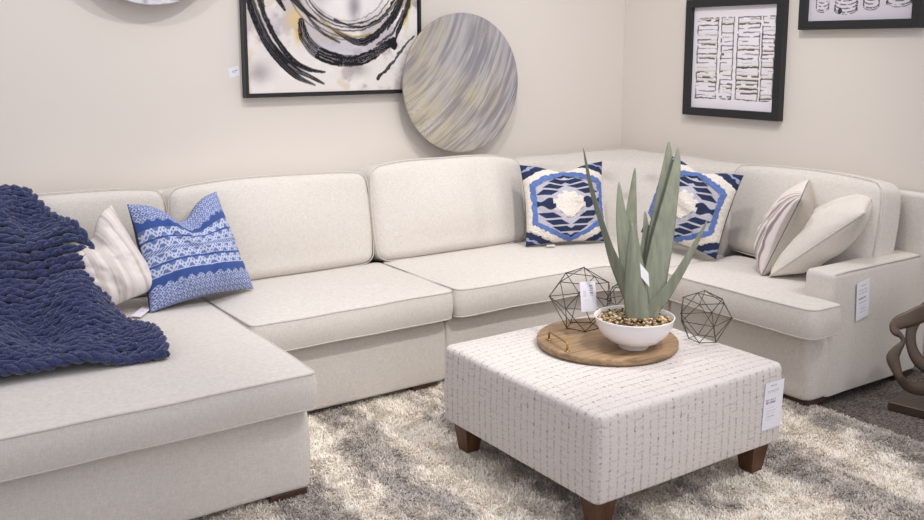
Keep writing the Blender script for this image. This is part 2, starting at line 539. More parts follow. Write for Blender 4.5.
# ------------------------------------------------------------------ pillows
def pillow_points(W, Hh, T, n, pinch=.10, taper=0., chop=0., chop_at=0., sag=.0, fat=.5, ear=1., seed=0, ripple=.006):
    g = np.linspace(-1, 1, n)
    g = np.sign(g)*(1-(1-np.abs(g))**1.25)
    U, Vv = np.meshgrid(g, g)
    x = W/2*U*(1-pinch*(1-Vv**2)*np.abs(U)**1.5)
    z = Hh/2*Vv*(1-pinch*(1-U**2)*np.abs(Vv)**1.5)
    x = x*(1-taper*(Vv+1)/2)
    prof = np.clip((1-np.abs(U)**2.3)*(1-np.abs(Vv)**2.3), 0, 1)**fat
    t = T/2*prof*(1-.18*Vv)
    if chop:
        k = np.exp(-((U-chop_at)/.42)**2)*sst(-.25, 1., Vv)
        z = z-chop*k
        t = t*(1-.45*np.exp(-((U-chop_at)/.22)**2)*sst(.1, .9, Vv))
    w = (fbm(U*2.2+seed, Vv*2.2, seed, 3)-.5)*2
    t = t*(1+.10*w)+ripple*prof*np.sin(8*U+5*Vv+seed+4*w)
    return U, Vv, x, z, np.maximum(t, .0015)
def pillow(name, loc, W, Hh, T, yaw, lean, roll, front, back, label, cat='throw pillow', group='throw pillows on the sofa', n=110, raise_fn=None, piping=None, mat_f=None, mat_b=None, **k):
    """loc = world point under the pillow's lowest edge"""
    U, Vv, x, z, t = pillow_points(W, Hh, T, n, **k)
    R = Matrix.Rotation(yaw, 3, 'Z') @ Matrix.Rotation(-lean, 3, 'X') @ Matrix.Rotation(roll, 3, 'Y')
    R = np.array(R)
    def place(y):
        p = np.stack([x.ravel(), y.ravel(), z.ravel()], 1)
        return p @ R.T
    tf = t if raise_fn is None else t+raise_fn(U, Vv)*(t > .004)
    A = place(-tf); B = place(t)
    zmin = min(A[:, 2].min(), B[:, 2].min())
    off = np.array(loc)-np.array([0, 0, zmin])
    root = empty(name, loc, label, cat, group)
    i = np.arange(n*n).reshape(n, n)
    q = np.stack([i[:-1, :-1], i[:-1, 1:], i[1:, 1:], i[1:, :-1]], -1).reshape(-1, 4)
    cf = lin(np.clip(front(U.ravel(), Vv.ravel()), 0, 1)) if callable(front) else None
    cb = lin(np.clip(back(U.ravel(), Vv.ravel()), 0, 1)) if callable(back) else None
    mesh_obj('front_cover', A+off, q, mat_f or M_attr, root, col=cf)
    mesh_obj('back_cover', B+off, q[:, ::-1], mat_b or M_attr, root, col=cb)
    if piping:
        mid = place((t-tf)/2*0)+off
        ring = list(i[0, :])+list(i[1:, -1])+list(i[-1, -2::-1])+list(i[-2:0:-1, 0])
        tv, tfc = tube([mid[r] for r in ring[::2]], .005, True, 6)
        mesh_obj('piping', tv, tfc, piping, root)
    return root

BL = C(58, 82, 142); LB = C(164, 173, 204)
def blue_print(u, v):
    y = (1-v)/2*100       # 0 top .. 100 bottom
    x = (u+1)/2*100
    y = y+1.2*np.sin(x*.06)
    c = np.tile(mix(LB, C(196, 202, 224), .5)*.97, (len(u), 1))
    def tri(a, p): return np.abs((a/p) % 1-.5)*2
    # fine diamonds in the top and bottom fields
    dia = ((tri(x, 5)+tri(y, 5)) % 1.0 < .42)
    top = y < 21; bot = y > 80
    c = np.where(((top | bot) & dia)[:, None], mix(BL, LB, .18), c)
    c = np.where(((top | bot) & (tri(x, 5)+tri(y, 5) > 1.55))[:, None], C(120, 140, 196), c)
    # scalloped dark bands
    sc1 = 20+3.5*np.abs(np.sin(x*PI/9)); c = np.where(((y > sc1-2) & (y < 27))[:, None], BL, c)
    sc2 = 83-3.5*np.abs(np.sin(x*PI/9)); c = np.where(((y > 73) & (y < sc2))[:, None], BL, c)
    # patterned rows with hooked zigzags
    for (a, b_, ph) in ((28.5, 38, 0), (40.5, 48.5, 4), (54, 61.5, 2), (64, 72, 6)):
        row = (y > a) & (y < b_)
        h = (y-a)/(b_-a)
        zz = np.abs(h-tri(x+ph, 11))
        line = (zz < .15) | (np.abs(h-(1-tri(x+ph+2.5, 11))) < .10)
        hook = (np.abs(tri(x+ph, 5.5)-.5) < .18) & (np.abs(h-.5) < .14)
        c = np.where(row[:, None], np.where((line | hook)[:, None], C(190, 197, 219), mix(BL, LB, .34)), c)
    for yy, w in ((39.2, 1.0), (63, 1.0), (27.5, 1.)):
        c = np.where((np.abs(y-yy) < w)[:, None], BL, c)
    dots = (np.abs(y-51.2) < 1.8) & (tri(x+y*1.5, 3) < .5)
    c = np.where(dots[:, None], BL*1.05, c)
    return c
NV = C(42, 52, 82); CB = C(96, 120, 176); LV = C(184, 182, 194); CRM = C(226, 219, 210)
def zig_masks(u, v):
    # stepped medallion, six-sided blue ring, cream ring and dark corners
    a, b_ = np.abs(u), np.abs(v)
    d = np.maximum(a*1.17, a*.60+b_*1.02)
    return a, b_, d
def zig_print(u, v):
    n_ = .035*(fbm(u*14, v*14, 31, 2)-.5)*2
    a, b_, d = zig_masks(u, v)
    d = d+n_
    c = np.tile(LV, (len(u), 1))
    # serrated dark rows: parallelograms stepping out from the light centre
    per = .18
    k = np.floor(b_/per); h = b_/per-k        # tier from the middle outward, 0..1 within it
    hi = .86-.172*k; lo = np.maximum(0., hi-.38)
    aa = a+.26*(h-.6)
    dark = (h > .24) & (aa > lo) & (aa < hi) & (k >= 1) & (k < 5)
    mid = (a > .34) & (a < .78) & (b_ < .10+.05*np.sin((a-.34)*14))
    c = np.where((dark | mid)[:, None], NV, c)
    cen = np.maximum(np.maximum(a, b_*1.0), (a+b_)*.80)+.03*np.sign(np.sin(10*np.arctan2(v, u)))
    c = np.where((cen < .36)[:, None], CRM, c)
    c = np.where(((d > .90) & (d < 1.05))[:, None], CB, c)
    c = np.where((d >= 1.05)[:, None], CRM, c)
    c = np.where((d >= 1.24)[:, None], NV, c)
    c = np.where(((d >= 1.40) & (d < 1.46))[:, None], C(150, 158, 186), c)
    c = c*(1+.10*(vn(u*60, v*60, 4)-.5))[:, None]
    return c
def zig_raise(u, v):
    a, b_, d = zig_masks(u, v)
    r = ((d > .90) & (d < 1.22))*.007
    cen = np.maximum(np.maximum(a, b_), (a+b_)*.80)
    r = r+(cen < .36)*.006
    return r*(.75+.6*vn(u*45, v*45, 8))
def dark_back(u, v): return np.tile(C(36, 38, 46), (len(u), 1))*(1+.3*(vn(u*70, v*70, 2)-.5))[:, None]
def navy_back(u, v): return np.tile(C(58, 66, 92), (len(u), 1))
def stripe_soft(u, v):
    s = fbm(u*9+.05*np.sin(v*3), v*.35, 41, 3)
    c = mix(C(232, 224, 218), C(198, 186, 180), sst(.50, .72, s))
    return mix(c, C(214, 206, 204), .6*sst(.55, .7, fbm(u*22, v*.5, 44, 2)))
def stripe_grey(u, v):
    q = u+.02*np.sin(v*2.3)
    st = .5+.5*np.sin(q*38+1.3*np.sin(q*9))
    c = mix(C(226, 217, 211), C(180, 169, 166), sst(.45, .7, st)*sst(.02, .3, u))
    return mix(c, C(134, 119, 124), .75*sst(.62, .8, .5+.5*np.sin(q*27+4))*sst(.45, .62, u)*(vn(u*3, v*1.5, 52) > .25))
M_taupe = fabric('taupe_linen', (168, 160, 148), (186, 178, 166), 240)
M_ivory = fabric('ivory_linen', (216, 208, 200), (230, 224, 216), 240)
M_ivorywelt = fabric('ivory_welt', (196, 188, 178), (210, 202, 192), 240)
R_ = math.radians
SEAT = ZS+.024
pillow('throw_pillow', (.915, 3.95, SEAT-.004), .38, .41, .19, R_(6), R_(28), R_(-15), stripe_soft, stripe_soft,
       'cream pillow with faint beige streaks, between navy knit throw and blue pillow', pinch=.08, taper=.16, chop=.09, n=140, seed=3)
pillow('throw_pillow', (1.30, 4.0, SEAT-.002), .52, .475, .24, R_(14), R_(25), R_(-.5), blue_print, dark_back,
       'blue and white woven pillow with banded folk pattern and black back', pinch=.08, taper=.15, chop=.095, chop_at=.02, n=230, seed=1)
pillow('throw_pillow', (3.415, 3.96, SEAT-.002), .485, .455, .18, R_(-22), R_(14), R_(-1), zig_print, navy_back,
       'navy and cream stepped-diamond pillow left of the plant, beside the back cushion', n=200, raise_fn=zig_raise, pinch=.07, chop=.035, seed=5)
pillow('throw_pillow', (3.815, 3.40, SEAT-.002), .47, .455, .18, R_(-76), R_(14), R_(10), zig_print, navy_back,
       'navy and cream stepped-diamond pillow partly hidden behind the tall plant leaves', n=200, raise_fn=zig_raise, pinch=.07, chop=.035, seed=6)
pillow('throw_pillow', (3.895, 2.855, SEAT-.002), .42, .425, .22, R_(-147), R_(22), R_(6), stripe_grey, None,
       'pillow with grey and mauve stripes and plain taupe back, on right-hand seat', pinch=.07, mat_b=M_taupe, seed=8)
pillow('throw_pillow', (3.985, 2.70, SEAT-.002), .47, .53, .22, R_(-148), R_(49), R_(8), None, None,
       'plain ivory piped pillow slumped against the inside of the sofa arm', pinch=.06, mat_f=M_ivory, mat_b=M_ivory, piping=M_ivorywelt, seed=9)

# ------------------------------------------------------------------ chunky knit throw
def throw():
    # profile (y, z) from behind the cushion top, over it, down onto the seat and forward; right and left hems in x
    prof = [(4.43, .90, .68, .0), (4.37, .98, .70, .0), (4.28, 1.00, .72, .0), (4.20, .975, .745, .0), (4.09, .91, .79, .02), (3.995, .87, .825, .03),
            (3.94, .82, .87, .03), (3.90, .755, .895, .03), (3.86, .69, .905, .03), (3.77, .64, .895, .02), (3.66, .598, .91, .02), (3.54, .572, .94, .02), (3.42, .562, .965, .02), (3.32, .56, .96, .02), (3.245, .555, .955, .0), (3.205, .535, .94, .0)]
    P = np.array(prof)
    seg = np.r_[0, np.cumsum(np.hypot(np.diff(P[:, 0]), np.diff(P[:, 1])))]
    Ltot = seg[-1]
    def interp(s, k):
        return np.interp(s, seg, P[:, k])
    def sm(s, k):
        return (interp(s-.03, k)+2*interp(s, k)+interp(s+.03, k))/4
    X0 = .16
    def surf(s, t):
        """s metres along, t 0..1 from outer hem to right hem"""
        y = sm(s, 0); z = sm(s, 1); xr = sm(s, 2)
        sag = .10*(1-t)*sst(Ltot*.55, Ltot, s)            # front hem runs back towards the outer side
        y = y+sag*.9 - .0
        x = X0+(xr-X0)*t
        # soft folds running down the drape
        fold = .026*np.sin(2*PI*(x*3.4+.55*s)+.8)*sst(.12, .4, s)*(1-.55*sst(Ltot*.7, Ltot, s))
        fold += .03*np.exp(-((s-.52-.20*(1-t))/.06)**2)*sst(.45, .8, t)
        fold += .016*np.sin(2*PI*(1.9*x-1.3*s))
        # normal in the y-z plane
        dy = (sm(s+.01, 0)-sm(s-.01, 0)); dz = (sm(s+.01, 1)-sm(s-.01, 1))
        l = np.hypot(dy, dz)+1e-9
        ny, nz = dz/l, -dy/l
        ny, nz = np.where(nz < -.2, -ny, ny), np.where(nz < -.2, -nz, nz)
        hem = .022*sst(.90, 1., t)
        return x, y+ny*(fold-hem), z+nz*(fold-hem), ny, nz
    rows = 40; dr = Ltot/rows
    V = []; F = []; sides = 6
    ang = np.arange(sides)*2*PI/sides
    for k in range(rows):
        s0 = (k+.5)*dr
        x_, _, _, _, _ = surf(np.array([s0]), np.array([1.]))
        width = float(x_[0])-X0
        npt = int(width/.0045)
        tq = np.linspace(0, 1, npt)
        drift = .045*(vn(tq*3.2, s0*2.2, 62)-.5)+.012*(vn(tq*11, k*.9, 61)-.5)
        lift = .010*(vn(tq*14+k*3, k*2.3, 63)-.5)
        pitch = 2*PI*width/.105
        jit = 2.2*(vn(tq*12, k*3.1, 64)-.5)
        for ply in (0, 1):
            ph = tq*pitch+ply*PI+k*1.3+jit
            tt = np.clip(tq+.006*np.sin(ph*2)/width, 0, 1.005)
            ss = s0+drift+.0075*np.cos(ph)
            hh = .020+lift+.0068*np.sin(ph)
            x, y, z, ny, nz = surf(np.clip(ss, 0, Ltot), tt)
            P3 = np.stack([x, y+ny*hh, z+nz*hh], 1)
            T_ = np.gradient(P3, axis=0); T_ /= np.linalg.norm(T_, axis=1)[:, None]+1e-9
            nrm = np.stack([np.zeros_like(ny), ny, nz], 1); nrm -= T_*(nrm*T_).sum(1)[:, None]; nrm /= np.linalg.norm(nrm, axis=1)[:, None]+1e-9
            bn = np.cross(T_, nrm)
            rad = .0108*(1+.16*np.sin(ph*1.5+k)+.25*(vn(tq*60, k*5.1, 65)-.5))
            ring = P3[:, None, :]+(nrm[:, None, :]*np.cos(ang)[None, :, None]+bn[:, None, :]*np.sin(ang)[None, :, None])*rad[:, None, None]
            b0 = len(V); V += ring.reshape(-1, 3).tolist()
            m_ = npt
            i = np.arange(m_-1)[:, None]*sides; j = np.arange(sides)[None, :]; j2 = (j+1) % sides
            F += (np.stack([i+j, i+j2, i+sides+j2, i+sides+j], -1).reshape(-1, 4)+b0).tolist()
            F += [tuple(range(b0+sides-1, b0-1, -1)), tuple(range(b0+(m_-1)*sides, b0+m_*sides))]
    # cast-on braid along the front hem and right hem
    for (path_fn, n_) in ((lambda q: (np.full_like(q, Ltot-.012), q), 240), (lambda q: (q*Ltot, np.full_like(q, .995)), 420)):
        for ph in (0, PI):
            q = np.linspace(0, 1, n_)
            s, t = path_fn(q)
            tw = q*n_/9.*PI/1.5+ph
            x, y, z, ny, nz = surf(s, t)
            P3 = np.stack([x+.010*np.cos(tw)*(1 if n_ == 420 else .0), y+ny*(.014+.010*np.sin(tw))+(.0 if n_ == 420 else 1)*.010*np.cos(tw), z+nz*(.016+.010*np.sin(tw))], 1)
            tv, tf_ = tube(P3.tolist(), .0130, False, 6)
            b0 = len(V); V += [tuple(p) for p in tv]; F += [tuple(i+b0 for i in f_) for f_ in tf_]
    # the under layer of the doubled throw
    gs, gt = np.meshgrid(np.linspace(.0, Ltot-.02, 70), np.linspace(0, .965, 50), indexing='ij')
    x, y, z, ny, nz = surf(gs, gt)
    w = .004*np.sin(gs*2*PI/dr)
    b0 = len(V); V += np.stack([x, y+ny*(.002+w), z+nz*(.002+w)], -1).reshape(-1, 3).tolist()
    i = np.arange(70*50).reshape(70, 50)+b0
    F += np.stack([i[:-1, :-1], i[:-1, 1:], i[1:, 1:], i[1:, :-1]], -1).reshape(-1, 4).tolist()
    m, nt, b = new_mat('navy_yarn', 1.)
    tc = N(nt, 'ShaderNodeTexCoord'); n_ = N(nt, 'ShaderNodeTexNoise'); n_.inputs['Scale'].default_value = 160; n_.inputs['Detail'].default_value = 3
    nt.links.new(tc.outputs['Object'], n_.inputs['Vector'])
    nt.links.new(ramp2(nt, n_.outputs['Fac'], (38, 44, 78), (66, 74, 112), .3, .7), b.inputs['Base Color'])
    bp = N(nt, 'ShaderNodeBump'); bp.inputs['Strength'].default_value = .6; bp.inputs['Distance'].default_value = .004
    nt.links.new(n_.outputs['Fac'], bp.inputs['Height']); nt.links.new(bp.outputs['Normal'], b.inputs['Normal'])
    b.inputs['Sheen Weight'].default_value = .35; b.inputs['Specular IOR Level'].default_value = .1
    o = mesh_obj('knit_throw', V, F, m)
    tag(o, 'navy blue chunky knit throw draped over the left back cushion and chaise seat', 'throw blanket')
throw()

# ------------------------------------------------------------------ ottoman
OX0, OX1, OY0, OY1, OZ0, OZ1 = 1.958, 2.888, 2.085, 2.985, .145, .445
ott = empty('ottoman', ((OX0+OX1)/2, (OY0+OY1)/2, 0), 'square cream woven ottoman with dotted grey lines on brown wooden legs', 'ottoman')
def ottoman():
    m, nt, b = new_mat('ottoman_weave', .95)
    tc = N(nt, 'ShaderNodeTexCoord')
    sep = N(nt, 'ShaderNodeSeparateXYZ'); nt.links.new(tc.outputs['Object'], sep.inputs['Vector'])
    geo = N(nt, 'ShaderNodeNewGeometry'); sn = N(nt, 'ShaderNodeSeparateXYZ')
    nt.links.new(tc.outputs['Normal'], sn.inputs['Vector'])
    def math_(op, a, b_=None, clamp=False):
        k = N(nt, 'ShaderNodeMath', operation=op); k.use_clamp = clamp
        for i, q in enumerate((a, b_)):
            if q is None: continue
            if isinstance(q, (int, float)): k.inputs[i].default_value = q
            else: nt.links.new(q, k.inputs[i])
        return k.outputs[0]
    # across-coordinate: x on the top and front, y on the left and right sides; along: y on top, z on the sides
    side = math_('GREATER_THAN', math_('ABSOLUTE', sn.outputs['X']), .7)
    vert_ = math_('GREATER_THAN', math_('ABSOLUTE', sn.outputs['Z']), .7)
    def sel(f, a, b_): return math_('ADD', math_('MULTIPLY', f, a), math_('MULTIPLY', math_('SUBTRACT', 1., f), b_))
    across = sel(vert_, sep.outputs['Y'], sel(side, sep.outputs['Y'], sep.outputs['X']))
    along = sel(vert_, sep.outputs['X'], sep.outputs['Z'])
    comb = N(nt, 'ShaderNodeCombineXYZ'); nt.links.new(across, comb.inputs[0]); nt.links.new(along, comb.inputs[1])
    def noise_(sx, sy, detail=2):
        mp = N(nt, 'ShaderNodeMapping'); mp.inputs['Scale'].default_value = (sx, sy, 1)
        n_ = N(nt, 'ShaderNodeTexNoise'); n_.inputs['Scale'].default_value = 1; n_.inputs['Detail'].default_value = detail
        nt.links.new(comb.outputs[0], mp.inputs['Vector']); nt.links.new(mp.outputs['Vector'], n_.inputs['Vector'])
        return n_.outputs['Fac']
    # thin stitched lines every 3.6 cm, broken into dashes
    wob = math_('MULTIPLY', noise_(3, 14), .006)
    ph = math_('FRACT', math_('MULTIPLY', math_('ADD', across, wob), 1/.036))
    line = math_('LESS_THAN', math_('ABSOLUTE', math_('SUBTRACT', ph, .5)), .11)
    dash = math_('MULTIPLY', math_('SUBTRACT', noise_(60, 95), .42), 3.6, True)
    dark = math_('MULTIPLY', math_('SUBTRACT', noise_(34, 55, 2), .60), 7., True)
    ink = math_('MULTIPLY', line, math_('ADD', math_('MULTIPLY', dash, .5), math_('MULTIPLY', dark, .6)), True)
    # faint cross threads forming an irregular lattice
    ph2 = math_('FRACT', math_('MULTIPLY', math_('ADD', along, math_('MULTIPLY', noise_(12, 2), .05)), 1/.03))
    cross = math_('MULTIPLY', math_('LESS_THAN', math_('ABSOLUTE', math_('SUBTRACT', ph2, .5)), .10), math_('MULTIPLY', math_('SUBTRACT', noise_(30, 16), .45), 1.6, True))
    fine = noise_(500, 160)
    basec = ramp2(nt, fine, (200, 192, 188), (229, 222, 218), .3, .7)
    mx = N(nt, 'ShaderNodeMix', data_type='RGBA'); nt.links.new(math_('ADD', ink, math_('MULTIPLY', cross, .6), True), mx.inputs[0])
    nt.links.new(basec, mx.inputs[6]); mx.inputs[7].default_value = (*rgb(84, 77, 76), 1)
    nt.links.new(mx.outputs[2], b.inputs['Base Color'])
    bp = N(nt, 'ShaderNodeBump'); bp.inputs['Strength'].default_value = .35; bp.inputs['Distance'].default_value = .002
    nt.links.new(math_('SUBTRACT', fine, ink), bp.inputs['Height']); nt.links.new(bp.outputs['Normal'], b.inputs['Normal'])
    b.inputs['Specular IOR Level'].default_value = .15; b.inputs['Sheen Weight'].default_value = .1
    poly = round_poly([(OX0, OY0), (OX1, OY0), (OX1, OY1), (OX0, OY1)], .03, 6, .04)
    v, f, top, bot = plan_solid(poly, OZ0, OZ1+.004, .02, .018, .004, .04, rt=.022, rb=.012, rough=.002, falloff=.20)
    body = mesh_obj('cushion_body', v, f, m, ott)
    for sx in (0, 1):
        for sy in (0, 1):
            cx = OX0+.075 if sx == 0 else OX1-.075; cy = OY0+.075 if sy == 0 else OY1-.075
            V = []; F = []
            zs = [(.020, .026), (.024, .029), (.150, .046)]
            for (z, hw) in zs:
                ox = (hw-.046)*(-1 if sx == 0 else 1)*-.0
                for (a, c_) in ((-1, -1), (1, -1), (1, 1), (-1, 1)):
                    V.append((cx+a*hw+ox, cy+c_*hw, z))
            for k in range(2):
                for i in range(4):
                    j = (i+1) % 4; F.append((k*4+i, k*4+j, (k+1)*4+j, (k+1)*4+i))
            F.append((3, 2, 1, 0)); F.append((8, 9, 10, 11))
            mesh_obj('leg', V, F, M_leg, ott, smooth=False)
def wood(name, c0, c1, sc=(3, 40, 40), rough=.45):
    m, nt, b = new_mat(name, rough)
    tc = N(nt, 'ShaderNodeTexCoord'); mp = N(nt, 'ShaderNodeMapping'); mp.inputs['Scale'].default_value = sc
    n_ = N(nt, 'ShaderNodeTexNoise'); n_.inputs['Scale'].default_value = 1; n_.inputs['Detail'].default_value = 4; n_.inputs['Distortion'].default_value = .6
    nt.links.new(tc.outputs['Object'], mp.inputs['Vector']); nt.links.new(mp.outputs['Vector'], n_.inputs['Vector'])
    nt.links.new(ramp2(nt, n_.outputs['Fac'], c0, c1, .32, .68), b.inputs['Base Color'])
    return m
M_leg = wood('leg_walnut', (74, 46, 31), (104, 70, 48), (40, 40, 4))
M_tray = wood('tray_wood', (124, 99, 72), (172, 142, 108), (5, 45, 45), .55)
ottoman()
OT = OZ1+.0275      # crowned top surface

# ------------------------------------------------------------------ tray, bowl, pebbles, plant
OT -= .006
_t = at_z(607, 337, OT+.026); TC = (_t.x, _t.y); TR = .272
def lathe(prof, c, n=64):
    V = []; F = []
    for (r, z) in prof:
        for k in range(n):
            a = 2*PI*k/n; V.append((c[0]+r*math.cos(a), c[1]+r*math.sin(a), z))
    for i in range(len(prof)-1):
        for k in range(n):
            l = (k+1) % n; F.append((i*n+k, i*n+l, (i+1)*n+l, (i+1)*n+k))
    F.append(tuple(range(n-1, -1, -1))); F.append(tuple((len(prof)-1)*n+k for k in range(n)))
    return V, F
tray = empty('serving_tray', (TC[0], TC[1], OT), 'round brown wooden tray with brass handle on the ottoman', 'tray')
TZ = OT+.026
V, F = lathe([(TR-.006, OT+.0005), (TR, OT+.006), (TR, TZ-.004), (TR-.004, TZ), (TR*.5, TZ)], TC, 96)
to = mesh_obj('board', V, F, M_tray, tray)
for p in to.data.polygons: p.use_smooth = len(p.vertices) < 10
ha, hb = at_z(551, 341, TZ), at_z(565, 350, TZ)
ha.z = hb.z = TZ-.001
hw = (ha-hb)
ha = ha+hw*.15; hb = hb-hw*.15
mb = MB()
mb.add(*tube([ha, ha+Vector((0, 0, .030)), ha+Vector((0, 0, .034))-hw*.05, hb+Vector((0, 0, .034))+hw*.05, hb+Vector((0, 0, .030)), hb], .0042, False, 10))
for p in (ha, hb): mb.add(*lathe([(.010, TZ-.0005), (.010, TZ+.003), (.006, TZ+.005)], (p.x, p.y), 16))
mb.build('handle', M_brass, tray)
_t = at_z(633.5, 347, OT+.026); BC = (_t.x, _t.y)
bowl = []
BZ = TZ+.0005
prof = [(.052, BZ), (.056, BZ+.004), (.056, BZ+.014), (.066, BZ+.018), (.095, BZ+.032), (.122, BZ+.056), (.139, BZ+.085), (.148, BZ+.118), (.1495, BZ+.121), (.147, BZ+.1225), (.1445, BZ+.119), (.134, BZ+.085), (.116, BZ+.058), (.09, BZ+.038), (.03, BZ+.03)]
V, F = lathe(prof, BC, 72)
tag(mesh_obj('bowl', V, F, M_ceramic), 'white ceramic footed bowl planter standing on the round tray', 'bowl')
def pebbles():
    ic = bmesh.new(); bmesh.ops.create_icosphere(ic, subdivisions=1, radius=1.)
    bv = np.array([v.co[:] for v in ic.verts]); bf = [tuple(v.index for v in f.verts) for f in ic.faces]; ic.free()
    V = []; F = []; Cc = []
    pal = [C(196, 170, 132), C(150, 120, 86), C(104, 88, 70), C(214, 196, 164), C(78, 70, 62), C(170, 146, 112)]
    for i in range(560):
        r = .138*math.sqrt(random.random()); a = random.random()*2*PI
        s = random.uniform(.0045, .0085)
        z = BZ+.109+.008*(1-(r/.138)**2)+random.uniform(-.003, .003)
        if r+s > .137: r = .137-s
        sc = np.array([s*random.uniform(.8, 1.3), s*random.uniform(.8, 1.3), s*random.uniform(.6, .9)])
        b0 = len(V)
        V += (bv*sc+np.array([BC[0]+r*math.cos(a), BC[1]+r*math.sin(a), z])).tolist()
        F += [tuple(k+b0 for k in f) for f in bf]
        c = lin(pal[random.randrange(6)]*random.uniform(.85, 1.1)); Cc += [c]*len(bv)
    # the bed they lie on
    n = 40; b0 = len(V)
    for k in range(n): V.append((BC[0]+.136*math.cos(2*PI*k/n), BC[1]+.136*math.sin(2*PI*k/n), BZ+.104)); Cc.append(lin(C(110, 92, 70)))
    F.append(tuple(range(b0, b0+n)))
    o = mesh_obj('pebbles', V, F, M_print, col=np.array(Cc))
    tag(o, 'tan and brown gravel filling the white bowl around the plant', 'gravel', kind='stuff')
pebbles()
plant = empty('aloe_plant', (BC[0], BC[1], BZ+.1), 'tall grey-green aloe plant with long pointed leaves in white bowl', 'potted plant')
def leaf_mat():
    m, nt, b = new_mat('aloe_leaf', .55)
    tc = N(nt, 'ShaderNodeTexCoord'); mp = N(nt, 'ShaderNodeMapping'); mp.inputs['Scale'].default_value = (60, 60, 5)
    n_ = N(nt, 'ShaderNodeTexNoise'); n_.inputs['Scale'].default_value = 1; n_.inputs['Detail'].default_value = 3
    nt.links.new(tc.outputs['Object'], mp.inputs['Vector']); nt.links.new(mp.outputs['Vector'], n_.inputs['Vector'])
    nt.links.new(ramp2(nt, n_.outputs['Fac'], (106, 111, 96), (138, 143, 124), .2, .8), b.inputs['Base Color'])
    b.inputs['Specular IOR Level'].default_value = .35
    return m
M_leaf = leaf_mat()
M_leafedge = plain('aloe_leaf_edge', (150, 152, 112), .6)
D0 = (Vector((BC[0], BC[1], 0))-Vector((0, 0, CH))).dot(CDIR)
def leaf(pts, widths, depth, twist=0., curl=.35):
    """pts: picture-plane spine from base to tip, depth = metres behind (+) or before (-) the crown at base and tip"""
    n = 26; k = len(pts)
    P = [at_d(u, v, 1.0) for (u, v) in pts]
    base_d = (Vector((BC[0], BC[1], BZ+.1))-Vector((0, 0, CH))).dot(CDIR)
    Q = []
    for i, (u, v) in enumerate(pts):
        t = i/(k-1); Q.append(at_d(u, v, base_d+depth[0]+(depth[1]-depth[0])*t))
    ppm = F_PX/base_d
    V = []; F = []; m = 12
    spine = []; wid = []
    for i in range(n):
        t = i/(n-1)*(k-1); a = min(int(t), k-2); u = t-a
        p0 = Q[max(a-1, 0)]; p1 = Q[a]; p2 = Q[a+1]; p3 = Q[min(a+2, k-1)]
        spine.append(.5*((2*p1)+(p2-p0)*u+(2*p0-5*p1+4*p2-p3)*u*u+(3*p1-p0-3*p2+p3)*u**3))
        wid.append(np.interp(t, range(k), widths)/ppm/2)
    for i in range(n):
        T_ = (spine[min(i+1, n-1)]-spine[max(i-1, 0)]).normalized()
        side = T_.cross(CDIR).normalized()
        fr = side.cross(T_).normalized()
        a = twist
        s2 = side*math.cos(a)+fr*math.sin(a); f2 = fr*math.cos(a)-side*math.sin(a)
        if f2.dot(CDIR) > 0: f2 = -f2
        w = max(wid[i], .0008); th = .22*w+.0012
        for j in range(m):
            q = 2*PI*j/m
            cx, cyy = math.cos(q), math.sin(q)
            # crescent: channelled towards the middle of the rosette
            y = cyy*th*(1-.6*cx*cx)
            dish = curl*w*(cx*cx)
            sgn = 1 if depth[1] < depth[0]-.0001 else -1
            V.append(spine[i]+s2*(cx*w)+f2*(y+dish*(-sgn)*.8))
    for i in range(n-1):
        for j in range(m):
            l = (j+1) % m; F.append((i*m+j, i*m+l, (i+1)*m+l, (i+1)*m+j))
    F.append(tuple(range(m-1, -1, -1))); F.append(tuple((n-1)*m+j for j in range(m)))
    mesh_obj('leaf', V, F, M_leaf, plant)
leaf([(641, 318), (627, 288), (614, 257), (602, 222), (591, 185), (583.5, 148)], [15, 13, 10, 7.5, 5.5, 1.2], (-.01, .0), .8)
leaf([(640, 318), (627, 290), (615, 262), (608, 243), (602, 226)], [13, 13, 11, 7, 1.5], (.03, .05), .3)
leaf([(640, 316), (633, 285), (626, 250), (621, 215), (619, 182)], [19, 19, 17, 11, 1.5], (.03, .07), 0)
leaf([(641, 314), (637, 270), (631, 235), (632, 205), (635, 168)], [15, 15, 14, 10, 1.5], (.05, .10), .2)
leaf([(644, 312), (641, 285), (643, 260), (646, 238), (645, 211)], [14, 14, 12, 9, 1.5], (.04, .06), 0)
leaf([(646, 314), (646, 285), (649, 258), (653, 226), (658, 192)], [17, 16, 13, 9, 1.5], (.05, .09), -.2)
leaf([(647, 316), (653, 275), (659, 230), (665, 190), (668, 160), (669, 141)], [20, 22, 20, 16, 9, 1.5], (.025, .06), .1)
leaf([(645, 319), (653, 284), (662, 240), (670, 200), (676, 168), (678, 147)], [23, 25, 22, 15, 9, 1.5], (-.01, .02), 0)
leaf([(643, 319), (662, 297), (677, 275), (690, 253), (699, 236), (707, 221)], [17, 14, 11, 8, 5, 1.2], (-.02, -.01), -.35)
leaf([(639, 321), (637, 300), (636, 278), (634, 252), (632, 223)], [24, 25, 22, 15, 1.8], (-.035, -.05), 0)

